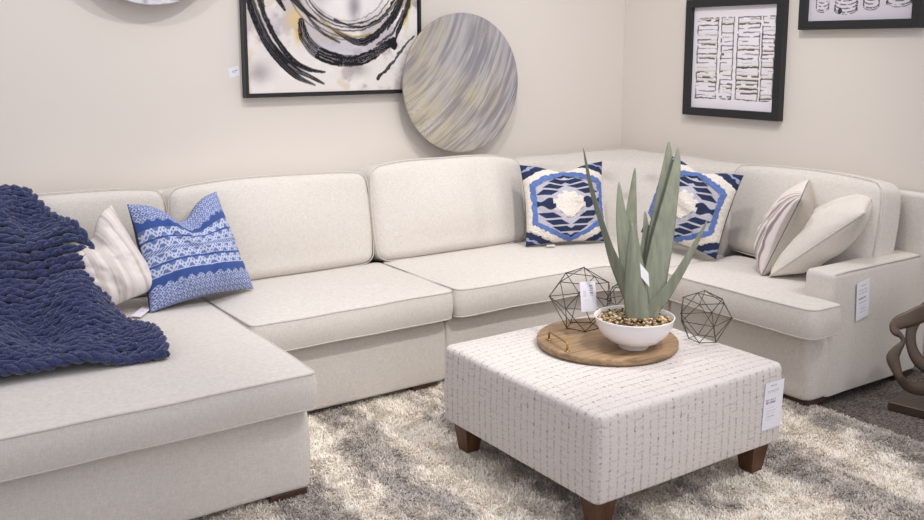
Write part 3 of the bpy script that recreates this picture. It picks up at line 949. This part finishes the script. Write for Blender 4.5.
# ------------------------------------------------------------------ wire polyhedra
def geode(cx, cy, zb, R, yaw, seed, label):
    """apex, two rings of five and a smaller five-sided foot it stands on, joined by triangles"""
    r = random.Random(seed)
    P = [Vector((r.uniform(-.05, .05), r.uniform(-.05, .05), 1.0))]
    E = []
    for ring, (rad, z, o) in enumerate(((.74, .66, 0), (1.0, -.02, .5), (.52, -.80, 0))):
        for k in range(5):
            a = yaw+2*PI*(k+o)/5
            q = r.uniform(.93, 1.07) if ring < 2 else 1
            P.append(Vector((rad*q*math.cos(a), rad*q*math.sin(a), z+(r.uniform(-.07, .07) if ring < 2 else 0))))
    for k in range(5):
        l = (k+1) % 5
        E += [(0, 1+k), (1+k, 1+l), (6+k, 6+l), (11+k, 11+l), (1+k, 6+k), (1+l, 6+k), (11+k, 6+k), (11+l, 6+k)]
    P = [p*R for p in P]
    z0 = min(p.z for p in P)
    P = [p+Vector((cx, cy, zb-z0+.0022)) for p in P]
    root = MB()
    for (i, j) in E: root.add(*tube([P[i], P[j]], .0017, False, 8))
    for p in P:
        root.add(*tube([p-Vector((0, 0, .0024)), p-Vector((0, 0, .001)), p+Vector((0, 0, .001)), p+Vector((0, 0, .0024))], [.002, .0034, .0034, .002], False, 8))
    o = root.build('wire_polyhedron', M_rod)
    tag(o, label, 'decor', 'wire polyhedra on the ottoman')
    return P
G1 = geode(2.475, 2.745, TZ, .134, R_(20), 2, 'large dark wire polyhedron with white tag standing on the tray')
G2 = geode(2.82, 2.42, OT-.004, .109, R_(62), 5, 'dark wire polyhedron on the ottoman, right of the bowl')
G3 = geode(2.79, 2.80, OT-.006, .10, R_(10), 9, 'dark wire polyhedron half hidden behind the bowl and plant')

# ------------------------------------------------------------------ cards and tags
def card(name, tl, tr, bl, thick, label, rows, cat='price tag', tint=(236, 234, 242), ink=(120, 118, 130), seed=0, bend=0.):
    """flat printed card; rows = list of (top fraction, height, left, right, darkness) printed lines"""
    tl, tr, bl = Vector(tl), Vector(tr), Vector(bl)
    ex = tr-tl; ey = bl-tl; nrm = ey.cross(ex).normalized()
    nx, ny = 40, 72
    V = []; F = []; Cc = []
    tint_ = C(*tint); ink_ = C(*ink)
    for side in (0, 1):
        for j in range(ny+1):
            for i in range(nx+1):
                u, w = i/nx, j/ny
                V.append(tl+ex*u+ey*w-nrm*(thick*side)+nrm*(bend*math.sin(PI*w)))
                c = tint_
                if side == 0:
                    for (a, h, l, r, dk) in rows:
                        if a <= w <= a+h and l <= u <= r:
                            if LAT[(i*3+seed) % 256, int(a*200)] < .78: c = tint_*(1-dk)+ink_*dk
                Cc.append(lin(c))
    s = (nx+1)*(ny+1)
    for side in (0, 1):
        for j in range(ny):
            for i in range(nx):
                a = side*s+j*(nx+1)+i
                q = (a, a+1, a+nx+2, a+nx+1); F.append(q[::-1] if side else q)
    b_ = [j*(nx+1) for j in range(ny+1)]; rr = [j*(nx+1)+nx for j in range(ny+1)]
    for L_, fl in ((b_, 0), (rr, 1), (list(range(nx+1)), 1), ([ny*(nx+1)+i for i in range(nx+1)], 0)):
        for k in range(len(L_)-1):
            q = (L_[k], L_[k+1], L_[k+1]+s, L_[k]+s); F.append(q if fl else q[::-1])
    o = mesh_obj(name, V, F, M_print, smooth=False, col=np.array(Cc))
    tag(o, label, cat, 'white price tags around the display')
    return o
oy = OY0-.006
card('price_tag', at_y(766, 384, oy), at_y(784.5, 378.5, oy), at_y(761.5, 431.5, oy), .0015, 'white price tag hanging on the ottoman front near its right corner',
     [(.06, .03, .30, .62, .5), (.17, .025, .15, .75, .35), (.21, .02, .2, .6, .25), (.36, .03, .1, .62, .5), (.41, .04, .12, .6, .95), (.53, .02, .1, .55, .3), (.60, .02, .15, .65, .3), (.66, .02, .15, .6, .3), (.72, .02, .15, .62, .3), (.78, .02, .2, .5, .25)], seed=3)
ay = 2.401
card('price_tag', at_y(857.5, 284, ay), at_y(870, 278, ay), at_y(856, 321.5, ay), .0025, 'white price tag hanging on the outer side of the sofa arm',
     [(.10, .03, .35, .7, .5), (.22, .02, .2, .8, .4), (.30, .02, .2, .8, .4), (.42, .05, .15, .7, .7), (.55, .02, .2, .8, .4), (.64, .02, .3, .75, .35), (.72, .02, .3, .75, .35), (.80, .02, .3, .7, .35)], seed=8)
card('price_tag', at_y(228, 68.5, 4.5985), at_y(238.5, 65.5, 4.5985), at_y(230, 78.5, 4.5985), .001, 'small white tag stuck on the wall left of the abstract painting',
     [(.35, .10, .35, .8, .7), (.5, .06, .3, .6, .4)], seed=5)
g = at_d(579, 281, (Vector((2.43, 2.71, .58))-Vector((0, 0, CH))).dot(CDIR))
gd = (g-Vector((0, 0, CH))).dot(CDIR)-.10
card('price_tag', at_d(579.5, 282, gd), at_d(595, 281, gd), at_d(581.5, 312, gd), .0012, 'white paper tag hanging from the large wire polyhedron',
     [(.12, .05, .6, .8, .6), (.2, .05, .62, .82, .6), (.28, .05, .6, .82, .6), (.36, .05, .62, .8, .6), (.44, .05, .6, .8, .5), (.3, .2, .2, .35, .2), (.6, .03, .2, .6, .25)], seed=2, bend=.004)
ld = (Vector((BC[0], BC[1], .62))-Vector((0, 0, CH))).dot(CDIR)-.045
card('price_tag', at_d(640, 263, ld), at_d(648.5, 273, ld), at_d(641, 277, ld), .001, 'small blank white tag stuck between the aloe leaves', [], seed=1, tint=(222, 222, 226))
card('price_tag', at_z(143, 306, SEAT+.012), at_z(152.5, 307, SEAT+.012), at_z(131, 316, SEAT+.010), .001, 'white swing tag lying on the chaise seat below blue pillow', [(.4, .12, .45, .6, .5)], seed=4)
card('price_tag', (3.262, 3.925, SEAT+.012), (3.30, 3.90, SEAT+.014), (3.245, 3.905, SEAT+.010), .001, 'tiny white tag below the stepped-diamond pillow left of the plant', [], seed=6, tint=(226, 220, 210))

# ------------------------------------------------------------------ wall art
def panel_frame(o_, ex, ey, nrm, w, h, fw, depth, mat, parent, lip=0.):
    """rectangular frame: o_ = lower left outer corner on the wall, nrm towards the room"""
    mb = MB()
    def bar(a, b_, c_, d_):
        V = []
        for z in (0.001, depth):
            for (x, y) in (a, b_, c_, d_): V.append(o_+ex*x+ey*y+nrm*z)
        mb.add(V, [(0, 3, 2, 1), (4, 5, 6, 7), (0, 1, 5, 4), (1, 2, 6, 5), (2, 3, 7, 6), (3, 0, 4, 7)])
    bar((0, 0), (w, 0), (w-fw, fw), (fw, fw)); bar((w, 0), (w, h), (w-fw, h-fw), (w-fw, fw))
    bar((w, h), (0, h), (fw, h-fw), (w-fw, h-fw)); bar((0, h), (0, 0), (fw, fw), (fw, h-fw))
    return mb.build('frame', mat, parent, smooth=False)
def picture(o_, ex, ey, nrm, x0, x1, y0, y1, z, nx, ny, fn, name, parent, mat):
    gx, gy = np.meshgrid(np.linspace(0, 1, nx), np.linspace(0, 1, ny))
    P = np.array(o_)[None, :]+np.outer(x0+(x1-x0)*gx.ravel(), np.array(ex))+np.outer(y0+(y1-y0)*gy.ravel(), np.array(ey))+np.array(nrm)*z
    i = np.arange(nx*ny).reshape(ny, nx)
    q = np.stack([i[:-1, :-1], i[:-1, 1:], i[1:, 1:], i[1:, :-1]], -1).reshape(-1, 4)
    V = P.tolist(); n0 = nx*ny
    B = (P[[0, nx-1, n0-1, n0-nx]]-np.array(nrm)*(z-.002)).tolist()
    c = lin(np.clip(fn(gx.ravel(), gy.ravel()), 0, 1))
    F = q.tolist(); V += B
    F += [[n0+3, n0+2, n0+1, n0]]
    c = np.vstack([c, np.tile(c[:1], (4, 1))])
    ring = [list(range(nx)), list(i[:, -1]), list(i[-1, ::-1]), list(i[::-1, 0])]
    for k, rg in enumerate(ring): F.append([n0+k, n0+(k+1) % 4]+[int(a) for a in reversed(rg)])
    return mesh_obj(name, V, F, mat, parent, smooth=False, col=c)

def seg_dist(x, y, pts, ws):
    """distance to a polyline, and interpolated half width, progress"""
    best = np.full(x.shape, 1e9); bw = np.zeros(x.shape); pr = np.zeros(x.shape)
    # smooth the polyline first
    P = np.array(pts, float); Wd = np.array(ws, float)
    t = np.arange(len(P)); tt = np.linspace(0, len(P)-1, (len(P)-1)*6+1)
    def cr(a):
        out = []
        for q in tt:
            k = min(int(q), len(a)-2); u = q-k
            p0 = a[max(k-1, 0)]; p1 = a[k]; p2 = a[k+1]; p3 = a[min(k+2, len(a)-1)]
            out.append(.5*((2*p1)+(p2-p0)*u+(2*p0-5*p1+4*p2-p3)*u*u+(3*p1-p0-3*p2+p3)*u**3))
        return np.array(out)
    P = cr(P); Wd = np.interp(tt, t, Wd)
    for i in range(len(P)-1):
        a, b_ = P[i], P[i+1]; ab = b_-a
        s = np.clip(((x-a[0])*ab[0]+(y-a[1])*ab[1])/max(1e-9, (ab**2).sum()), 0, 1)
        d = np.hypot(x-a[0]-ab[0]*s, y-a[1]-ab[1]*s)
        m = d < best
        best = np.where(m, d, best); bw = np.where(m, Wd[i]+(Wd[i+1]-Wd[i])*s, bw); pr = np.where(m, i+s, pr)
    return best, bw/2, pr
# large abstract: coordinates in picture units, x 248..416, y 94 (bottom) upward to -92
def abstract_paint(s, t):
    x = 248+168*s; y = 94-186*t
    n1 = fbm(x*.035, y*.035, 71, 4); n2_ = fbm(x*.09, y*.09, 75, 3)
    c = mix(C(232, 226, 222), C(196, 188, 187), sst(.46, .56, n1))
    c = mix(c, C(158, 150, 152), .8*sst(.54, .62, n2_)*sst(.42, .58, n1))
    c = mix(c, C(240, 236, 232), .6*sst(.55, .66, fbm(x*.07+4, y*.07, 79, 4)))
    c = mix(c, C(214, 198, 168), .6*sst(.60, .72, fbm(x*.05+9, y*.05, 81, 3)))
    r = np.hypot((x-345)/54, (y+8)/48)
    c = mix(c, C(238, 234, 234), .9*sst(1.0, .7, r))
    sm = np.exp(-((x-350)/6)**2-((y-18)/13)**2); c = mix(c, C(130, 126, 132), .75*sm*sst(.3, .55, n2_+.2))
    sm = np.exp(-((x-316)/8)**2-((y-10)/8)**2); c = mix(c, C(178, 174, 180), .6*sm)
    def wash(px, py, rx, ry, col, k):
        nonlocal c
        e = np.exp(-((x-px)/rx)**2-((y-py)/ry)**2)
        c = mix(c, C(*col), k*e)
    wash(292, 30, 7, 9, (222, 192, 128), .8); wash(295, 44, 4, 7, (206, 170, 96), .8); wash(258, 76, 10, 9, (160, 152, 158), .7)
    wash(252, 10, 3, 5, (206, 172, 70), .9); wash(330, 46, 18, 3, (214, 190, 130), .6); wash(404, 25, 3, 14, (214, 196, 140), .7)
    wash(270, 40, 10, 22, (190, 184, 192), .6); wash(330, 55, 26, 7, (204, 200, 208), .8); wash(352, 75, 10, 6, (150, 142, 146), .6)
    INK = C(30, 29, 34)
    warp = (vn(x*.35, y*.35, 91)-.5)*1.5+(vn(x*1.2, y*1.2, 92)-.5)*.5
    def stroke(pts, ws, k=1., dry=0., col=INK):
        nonlocal c
        d, w, pr = seg_dist(x+warp, y+warp*.7, pts, ws)
        w = w*1.2+.15
        m = sst(w+.5, w-.5, d)
        if dry:
            streak = .75*vn(d*1.9+2*vn(pr*.25, pr*0, 93), pr*.17, 95)+.25*vn(x*1.1, y*1.1, 97)
            m = m*(1-dry*sst(.52, .66, streak))
        c = mix(c, col, m*k)
    # grey undertow then the heavy lower arc
    stroke([(300, 36), (316, 50), (336, 57), (358, 56), (378, 48), (392, 36)], [5, 13, 17, 15, 10, 5], .55, .5, C(190, 186, 196))
    stroke([(298, 32), (300, 45), (310, 57), (325, 64), (345, 67), (364, 63), (380, 54), (390, 48)], [4, 8, 9.5, 9.5, 8.5, 7.5, 7, 5], 1, .55)
    stroke([(386, 50), (391, 53), (389, 49)], [5, 6, 4], 1)
    stroke([(324, 36), (338, 44), (352, 50), (364, 48), (378, 38), (392, 22), (399, 5), (402, -15), (396, -40), (378, -64)], [1, 3, 5, 6, 4, 4, 4, 3, 3, 2], 1, .35)
    # long arcs down the left
    stroke([(300, -84), (272, -62), (256, -34), (249.5, -4), (252, 22), (262, 47), (276, 66), (292, 80), (309, 88)], [1, 2, 3, 3, 4, 4, 4.5, 4, 1], 1, .3)
    stroke([(258, -20), (257, 4), (265, 30), (277, 52), (290, 67), (304, 74), (320, 77)], [2, 3, 3.5, 3.5, 4, 3, 1], 1, .3)
    stroke([(274, 58), (288, 72), (304, 80), (318, 87)], [3, 4, 3, 1], 1, .4)
    stroke([(250, 6), (258, 30), (270, 52), (284, 68)], [2, 2, 2.5, 2], 1, .4)
    stroke([(256, -8), (261, 12), (264, 27)], [2.5, 4, 1], .9, .5)
    stroke([(300, -70), (278, -44), (269, -14), (273, 6), (283, 23)], [2, 3, 4, 5, 1.5], 1, .3)
    stroke([(278, -6), (288, 10), (301, 23), (312, 30)], [3, 4, 3, 1], 1, .3)
    # thin whirling rings
    for (rx, ry, ox, oy_, w, k) in ((46, 42, 345, -8, .9, .9), (50, 45, 346, -8, .8, .8), (55, 50, 344, -10, .9, .9), (58, 55, 347, -9, .7, .6), (63, 60, 345, -12, .8, .5), (42, 40, 343, -9, .5, .4)):
        an = np.linspace(0, 2*PI, 30)
        pts = [(ox+rx*math.cos(a), oy_+ry*math.sin(a)) for a in an]
        stroke(pts, [w*(.6+.8*abs(math.sin(a*1.3+rx))) for a in an], k, .3, C(52, 50, 56))
    stroke([(412, -16), (411, -2), (405, 20), (396, 38), (392, 47)], [2, 3, 3, 2.5, 1], 1, .2)
    stroke([(404, -14), (402, 4), (394, 24), (384, 38)], [1.5, 2, 2.5, 1], 1, .2)
    stroke([(412, 44), (400, 56), (386, 72), (373, 83)], [1, 1.6, 2, 3], .9, .2)
    stroke([(408, -20), (408, 2), (400, 24), (388, 42), (372, 52)], [1, 1.2, 1.4, 1.4, 1], .9, .3)
    stroke([(414, -6), (410, 14), (401, 34)], [1, 1.4, 1], .8, .3, C(190, 160, 90))
    stroke([(252, -10), (255, 16), (266, 44), (280, 62), (296, 76)], [.8, 1.2, 1.6, 1.4, 1], .9, .3)
    stroke([(316, 30), (332, 40), (350, 45), (366, 42)], [.8, 1.2, 1.2, .8], .8, .2, C(176, 150, 92))
    stroke([(300, 20), (306, 30), (318, 42), (334, 50)], [1, 1.6, 2, 1], .8, .4)
    stroke([(330, 30), (348, 36), (366, 34), (384, 22), (394, 4)], [1, 1.2, 1.2, 1.2, 1], .9, .2)
    stroke([(300, -84), (340, -72), (382, -62), (404, -34), (411, -8)], [2, 5, 6, 4, 2], 1, .5)
    return c
X_, Z_ = Vector((1, 0, 0)), Vector((0, 0, 1))
pw = 1.045; ph_ = 1.14
p0 = Vector((1.808, WY, 1.350))
art = empty('painting', (1.808+pw/2, WY-.001, 1.350), 'large black-framed abstract painting of swirling black strokes on white', 'painting')
panel_frame(p0, X_, Z_, Vector((0, -1, 0)), pw, ph_, .016, .045, M_black, art)
picture(p0, X_, Z_, Vector((0, -1, 0)), .022, pw-.022, .022, ph_-.022, .036, 420, 420, abstract_paint, 'canvas', art, M_art)

# two black frames on the right-hand wall (local x runs towards the camera)
YN = Vector((0, -1, 0)); NX = Vector((-1, 0, 0))
def ink_lines(s, t, c, boxes, rows, seed):
    INK = C(58, 54, 54)
    wx = (fbm(s*18, t*18, seed, 2)-.5)*.014; wy = (fbm(s*14, t*30, seed+3, 2)-.5)*.014
    a = s+wx; b_ = t+wy
    for bi, (x0, x1, y0, y1) in enumerate(boxes):
        inn = (a > x0) & (a < x1) & (b_ > y0) & (b_ < y1)
        br = vn(s*30, t*30, seed+bi)
        e = (np.minimum(np.abs(a-x0), np.abs(a-x1)) < .007) & (b_ > y0-.006) & (b_ < y1+.006) | (np.minimum(np.abs(b_-y0), np.abs(b_-y1)) < .006) & (a > x0-.005) & (a < x1+.005)
        c = mix(c, INK, (e & (br > .25))*(.35+.5*br))
        k = (y1-b_)/(y1-y0)*rows[bi]
        ki = np.floor(k); kf = k-ki
        hs = LAT[(ki.astype(int)*7+bi*31) % 256, seed % 256]
        ln = inn & (np.abs(kf-.5) < .09+.13*hs) & (vn(s*16+ki*3, t*60, seed+bi+9) > .30+.2*(1-hs))
        c = mix(c, INK, ln*(.3+.5*hs))
        c = mix(c, C(208, 196, 160), (inn & (hs > .75) & (np.abs(kf-.1) < .2))*.5)
        c = mix(c, C(222, 220, 222), (inn & (hs < .3))*.4)
    return c
def print_columns(s, t):
    c = np.tile(C(238, 234, 240), (len(s), 1))
    return ink_lines(s, t, c, [(.055, .305, .10, .89), (.350, .495, .10, .89), (.545, .800, .10, .89), (.83, .965, .10, .89)], [17, 19, 19, 21], 130)
def print_jars(s, t):
    c = np.tile(C(214, 208, 218), (len(s), 1))
    INK = C(52, 50, 52)
    for k, (x0, x1, yb) in enumerate(((.075, .20, .155), (.265, .475, .115), (.54, .68, .165), (.755, .965, .195))):
        for top in (0, 1):
            h0, h1 = (yb, yb+.30) if top == 0 else (.60, .86)
            cx, hw_ = (x0+x1)/2, (x1-x0)/2
            r = np.abs(s-cx)/hw_
            bowl_ = h0+.035*(1-np.sqrt(np.clip(1-r**2*.9, 0, 1)))*2
            inn = (r < 1) & (t > bowl_) & (t < h1)
            w = fbm(s*40, t*40, 150+k, 2)
            edge = (np.abs(r-1) < .10) & (t > h0+.04) & (t < h1) | (np.abs(t-bowl_) < .010) & (r < 1.03)
            c = mix(c, INK, (edge & (w > .34))*.8)
            q = ((t-bowl_)/.055); qf = q-np.floor(q)
            c = mix(c, INK, (inn & (np.abs(qf-.5) < .17) & (w > .44))*.7)
            c = mix(c, C(228, 224, 230), (inn & (np.abs(qf-.1) < .15))*.6)
    e = np.exp(-((s-.315)/.022)**2-((t-.165)/.05)**2); c = mix(c, INK, .9*(e > .4))
    return c
fa = empty('framed_print', (WX-.001, 3.668, 1.196), 'square black-framed print of four scribbled columns on right wall', 'framed print', 'framed prints on the right wall')
o_ = Vector((WX, 4.030, 1.197)); aw, ah = .703, .69
panel_frame(o_, YN, Z_, NX, aw, ah, .047, .045, M_black, fa)
picture(o_, YN, Z_, NX, .047, aw-.047, .047, ah-.047, .020, 260, 300, print_columns, 'print', fa, M_print)
fb = empty('framed_print', (WX-.001, 2.89, 1.695), 'black-framed print of sketched jars at the top right', 'framed print', 'framed prints on the right wall')
o_ = Vector((WX, 3.231, 1.696)); bw_, bh = .682, .42
panel_frame(o_, YN, Z_, NX, bw_, bh, .045, .045, M_black, fb)
picture(o_, YN, Z_, NX, .045, bw_-.045, .037, bh-.037, .020, 280, 170, print_jars, 'print', fb, M_print)

# round metal-leaf discs
def disc(cx, cz, R, ypos, label, fn, n=340):
    root = empty('wall_disc', (cx, WY-.002, cz-R), label, 'wall decor', 'round discs on the back wall')
    V = []; Cc = []; F = []
    rings = 130
    V.append((cx, ypos-.018, cz)); 
    for i in range(1, rings+1):
        r = R*i/rings
        y = ypos-.018*math.sqrt(max(0, 1-(i/rings)**2*.96))
        for k in range(n):
            a = 2*PI*k/n; V.append((cx+r*math.cos(a), y, cz+r*math.sin(a)))
    for k in range(n): F.append((0, 1+(k+1) % n, 1+k))
    for i in range(rings-1):
        for k in range(n):
            l = (k+1) % n; a = 1+i*n
            F.append((a+k, a+l, a+n+l, a+n+k))
    va = np.array(V); c = fn((va[:, 0]-cx)/R, (va[:, 2]-cz)/R)
    b0 = 1+(rings-1)*n
    m0 = len(V)
    for k in range(n):
        a = 2*PI*k/n; V.append((cx+R*math.cos(a), ypos+.012, cz+R*math.sin(a)))
    c = np.vstack([c, np.tile(C(170, 166, 168), (n, 1))])
    for k in range(n):
        l = (k+1) % n; F.append((b0+k, b0+l, m0+l, m0+k))
    F.append(tuple(m0+k for k in range(n)))
    mesh_obj('plate', V, F, M_disc, root, col=lin(np.clip(c, 0, 1)))
    v, f = rbox((cx, (ypos+.012+WY)/2, cz), (.10, WY-ypos-.012-.001, .10), .004, 1)
    mesh_obj('wall_bracket', v, f, M_black, root)
M_disc = attr_mat('disc_leaf', .5, (90, .1), spec=.4)
def disc_paint(x, y):
    # strokes sweep from lower left to upper right, bowed
    a = x*.80-y*.60; b_ = x*.60+y*.80
    a = a+.22*b_*b_
    s = fbm(a*20, b_*2.0, 161, 4); s2 = fbm(a*56, b_*2.6, 165, 3)
    c = mix(C(150, 147, 156), C(192, 188, 190), sst(.32, .7, s))
    warm = sst(.18, .80, fbm(x*2.2+3, y*2.2, 168, 3)+.50*(-x*.8-y*.45))
    c = mix(c, mix(C(178, 168, 146), C(212, 198, 162), sst(.3, .7, s)), .85*warm)
    c = mix(c, C(222, 219, 218), .7*sst(.50, .72, s2)*sst(-.7, .5, x*.3-y*.8+.2))
    c = mix(c, C(126, 121, 130), .5*sst(.52, .72, fbm(a*30+5, b_*2., 171, 3)))
    return mix(c, C(164, 159, 156), .18)*.95
def disc_silver(x, y):
    return mix(C(150, 150, 160), C(226, 226, 234), sst(.3, .7, fbm(x*14, y*14, 175, 3)))
disc(3.096, 1.400, .398, WY-.10, 'round grey and gold streaked disc overlapping the painting', disc_paint)
disc(1.345, 2.200, .402, WY-.10, 'round silver disc mostly above the picture, over the left wall', disc_silver, n=110)

# ------------------------------------------------------------------ bronze sculpture at the right edge
scu = empty('metal_sculpture', (4.02, 2.10, 0), 'bronze sculpture of looping ribbons on a square base beside sofa arm', 'sculpture')
M_bronze = plain('aged_bronze', (104, 90, 80), .34, .75, bump=(40, .15, .003))
sd = (Vector((4.0, 2.12, .2))-Vector((0, 0, CH))).dot(CDIR)
v, f = rbox((4.03, 2.09, .021), (.24, .24, .042), .006, 1); 
# base plate turned a little
Rb = Matrix.Rotation(R_(12), 3, 'Z'); cc_ = Vector((4.03, 2.09, 0)); sh_ = Vector((-.045, .05, 0))
mesh_obj('base_plate', [cc_+sh_+Rb @ (Vector(p)-cc_) for p in v], f, M_bronze, scu, smooth=False)
mb = MB(); mb.add(*lathe([(.012, .042), (.010, .07), (.013, .075), (.010, .085), (.010, .12)], (3.965, 2.115), 16)); mb.build('post', M_bronze, scu)
def ribbon(pts, widths, depths, thick=.0065):
    Q = [at_d(u, v_, sd+d_) for (u, v_), d_ in zip(pts, depths)]
    n = 60; k = len(Q); V = []; F = []
    sp = []; wd = []
    for i in range(n):
        t = i/(n-1)*(k-1); a = min(int(t), k-2); u = t-a
        p0, p1, p2, p3 = Q[max(a-1, 0)], Q[a], Q[a+1], Q[min(a+2, k-1)]
        sp.append(.5*((2*p1)+(p2-p0)*u+(2*p0-5*p1+4*p2-p3)*u*u+(3*p1-p0-3*p2+p3)*u**3)); wd.append(np.interp(t, range(k), widths)*sd/F_PX/2)
    m_ = 12
    for i in range(n):
        T_ = (sp[min(i+1, n-1)]-sp[max(i-1, 0)]).normalized()
        side = T_.cross(CDIR).normalized(); fr = T_.cross(side).normalized()
        for j in range(m_):
            a = 2*PI*j/m_; ca, sa = math.cos(a), math.sin(a)
            V.append(sp[i]+side*(wd[i]*math.copysign(abs(ca)**.7, ca))+fr*(thick*math.copysign(abs(sa)**.7, sa)))
    for i in range(n-1):
        for j in range(m_):
            l = (j+1) % m_; F.append((i*m_+j, i*m_+l, (i+1)*m_+l, (i+1)*m_+j))
    F.append(tuple(range(m_-1, -1, -1))); F.append(tuple((n-1)*m_+j for j in range(m_)))
    mesh_obj('ribbon', V, F, M_bronze, scu)
ribbon([(952, 318), (930, 312), (912, 318), (897, 324), (895, 331), (901, 336), (903, 342), (897, 350), (893, 358), (896, 368), (900, 378), (908, 386), (924, 389), (946, 384)],
       [20, 19, 17, 14, 9, 5, 4.5, 10, 14, 11, 8, 11, 14, 14], [.02, .02, .0, -.01, -.02, -.02, -.02, -.02, -.02, -.02, -.02, -.01, .0, .02])
ribbon([(950, 296), (930, 306), (917, 318), (911, 332), (912, 348), (920, 362), (936, 372), (956, 376)], [13, 14, 13, 11, 11, 13, 14, 13], [.07]*8)

# ------------------------------------------------------------------ light
W = bpy.data.worlds.new('showroom_ambience'); SC.world = W; W.use_nodes = True
bg = W.node_tree.nodes['Background']; bg.inputs['Color'].default_value = (.96, .95, 1.02, 1); bg.inputs['Strength'].default_value = .88
# ambient light graded down towards the left, added to darken left-facing sides
_t = N(W.node_tree, 'ShaderNodeTexCoord'); _s = N(W.node_tree, 'ShaderNodeSeparateXYZ'); _m = N(W.node_tree, 'ShaderNodeMapRange')
_m.inputs['From Min'].default_value = -1; _m.inputs['From Max'].default_value = .15; _m.inputs['To Min'].default_value = .60; _m.inputs['To Max'].default_value = 1.06
W.node_tree.links.new(_t.outputs['Generated'], _s.inputs[0]); W.node_tree.links.new(_s.outputs['X'], _m.inputs['Value']); W.node_tree.links.new(_m.outputs[0], bg.inputs['Strength'])
def spot(loc, aim, power, angle, blend=.6, size=.05, col=(1, .96, .915)):
    l = bpy.data.lights.new('ceiling_spot', 'SPOT'); l.energy = power; l.spot_size = R_(angle); l.spot_blend = blend; l.shadow_soft_size = size; l.color = col
    o = bpy.data.objects.new('ceiling_spot', l); COL.objects.link(o); o.location = loc
    o.rotation_euler = (Vector(aim)-Vector(loc)).to_track_quat('-Z', 'Y').to_euler()
spot((2.2, 2.85, 3.2), (2.3, 3.9, .7), 74, 135, 1., .045)
spot((.75, 3.0, 3.2), (1.2, 4.5, 1.3), 30, 80, 1., .05)
spot((3.0, .5, 3.1), (2.4, 2.1, .3), 95, 42, .8, .06)
spot((2.5, 1.0, 3.2), (2.30, 3.65, .3), 190, 46, .8, .08)  # added narrow cone that brightens the sofa base front
spot((4.25, .9, 3.0), (4.0, 2.4, .3), 60, 46, .9, .05)
spot((2.9, 2.4, 3.2), (4.2, 4.0, .8), 95, 80, 1., .06)  # added wall washer that brightens the room corner and right-hand seats
SC.view_settings.view_transform = 'Standard'; SC.view_settings.look = 'None'; SC.view_settings.gamma = 1; SC.view_settings.exposure = .1
try: SC.view_settings.use_curve_mapping = False
except Exception: pass
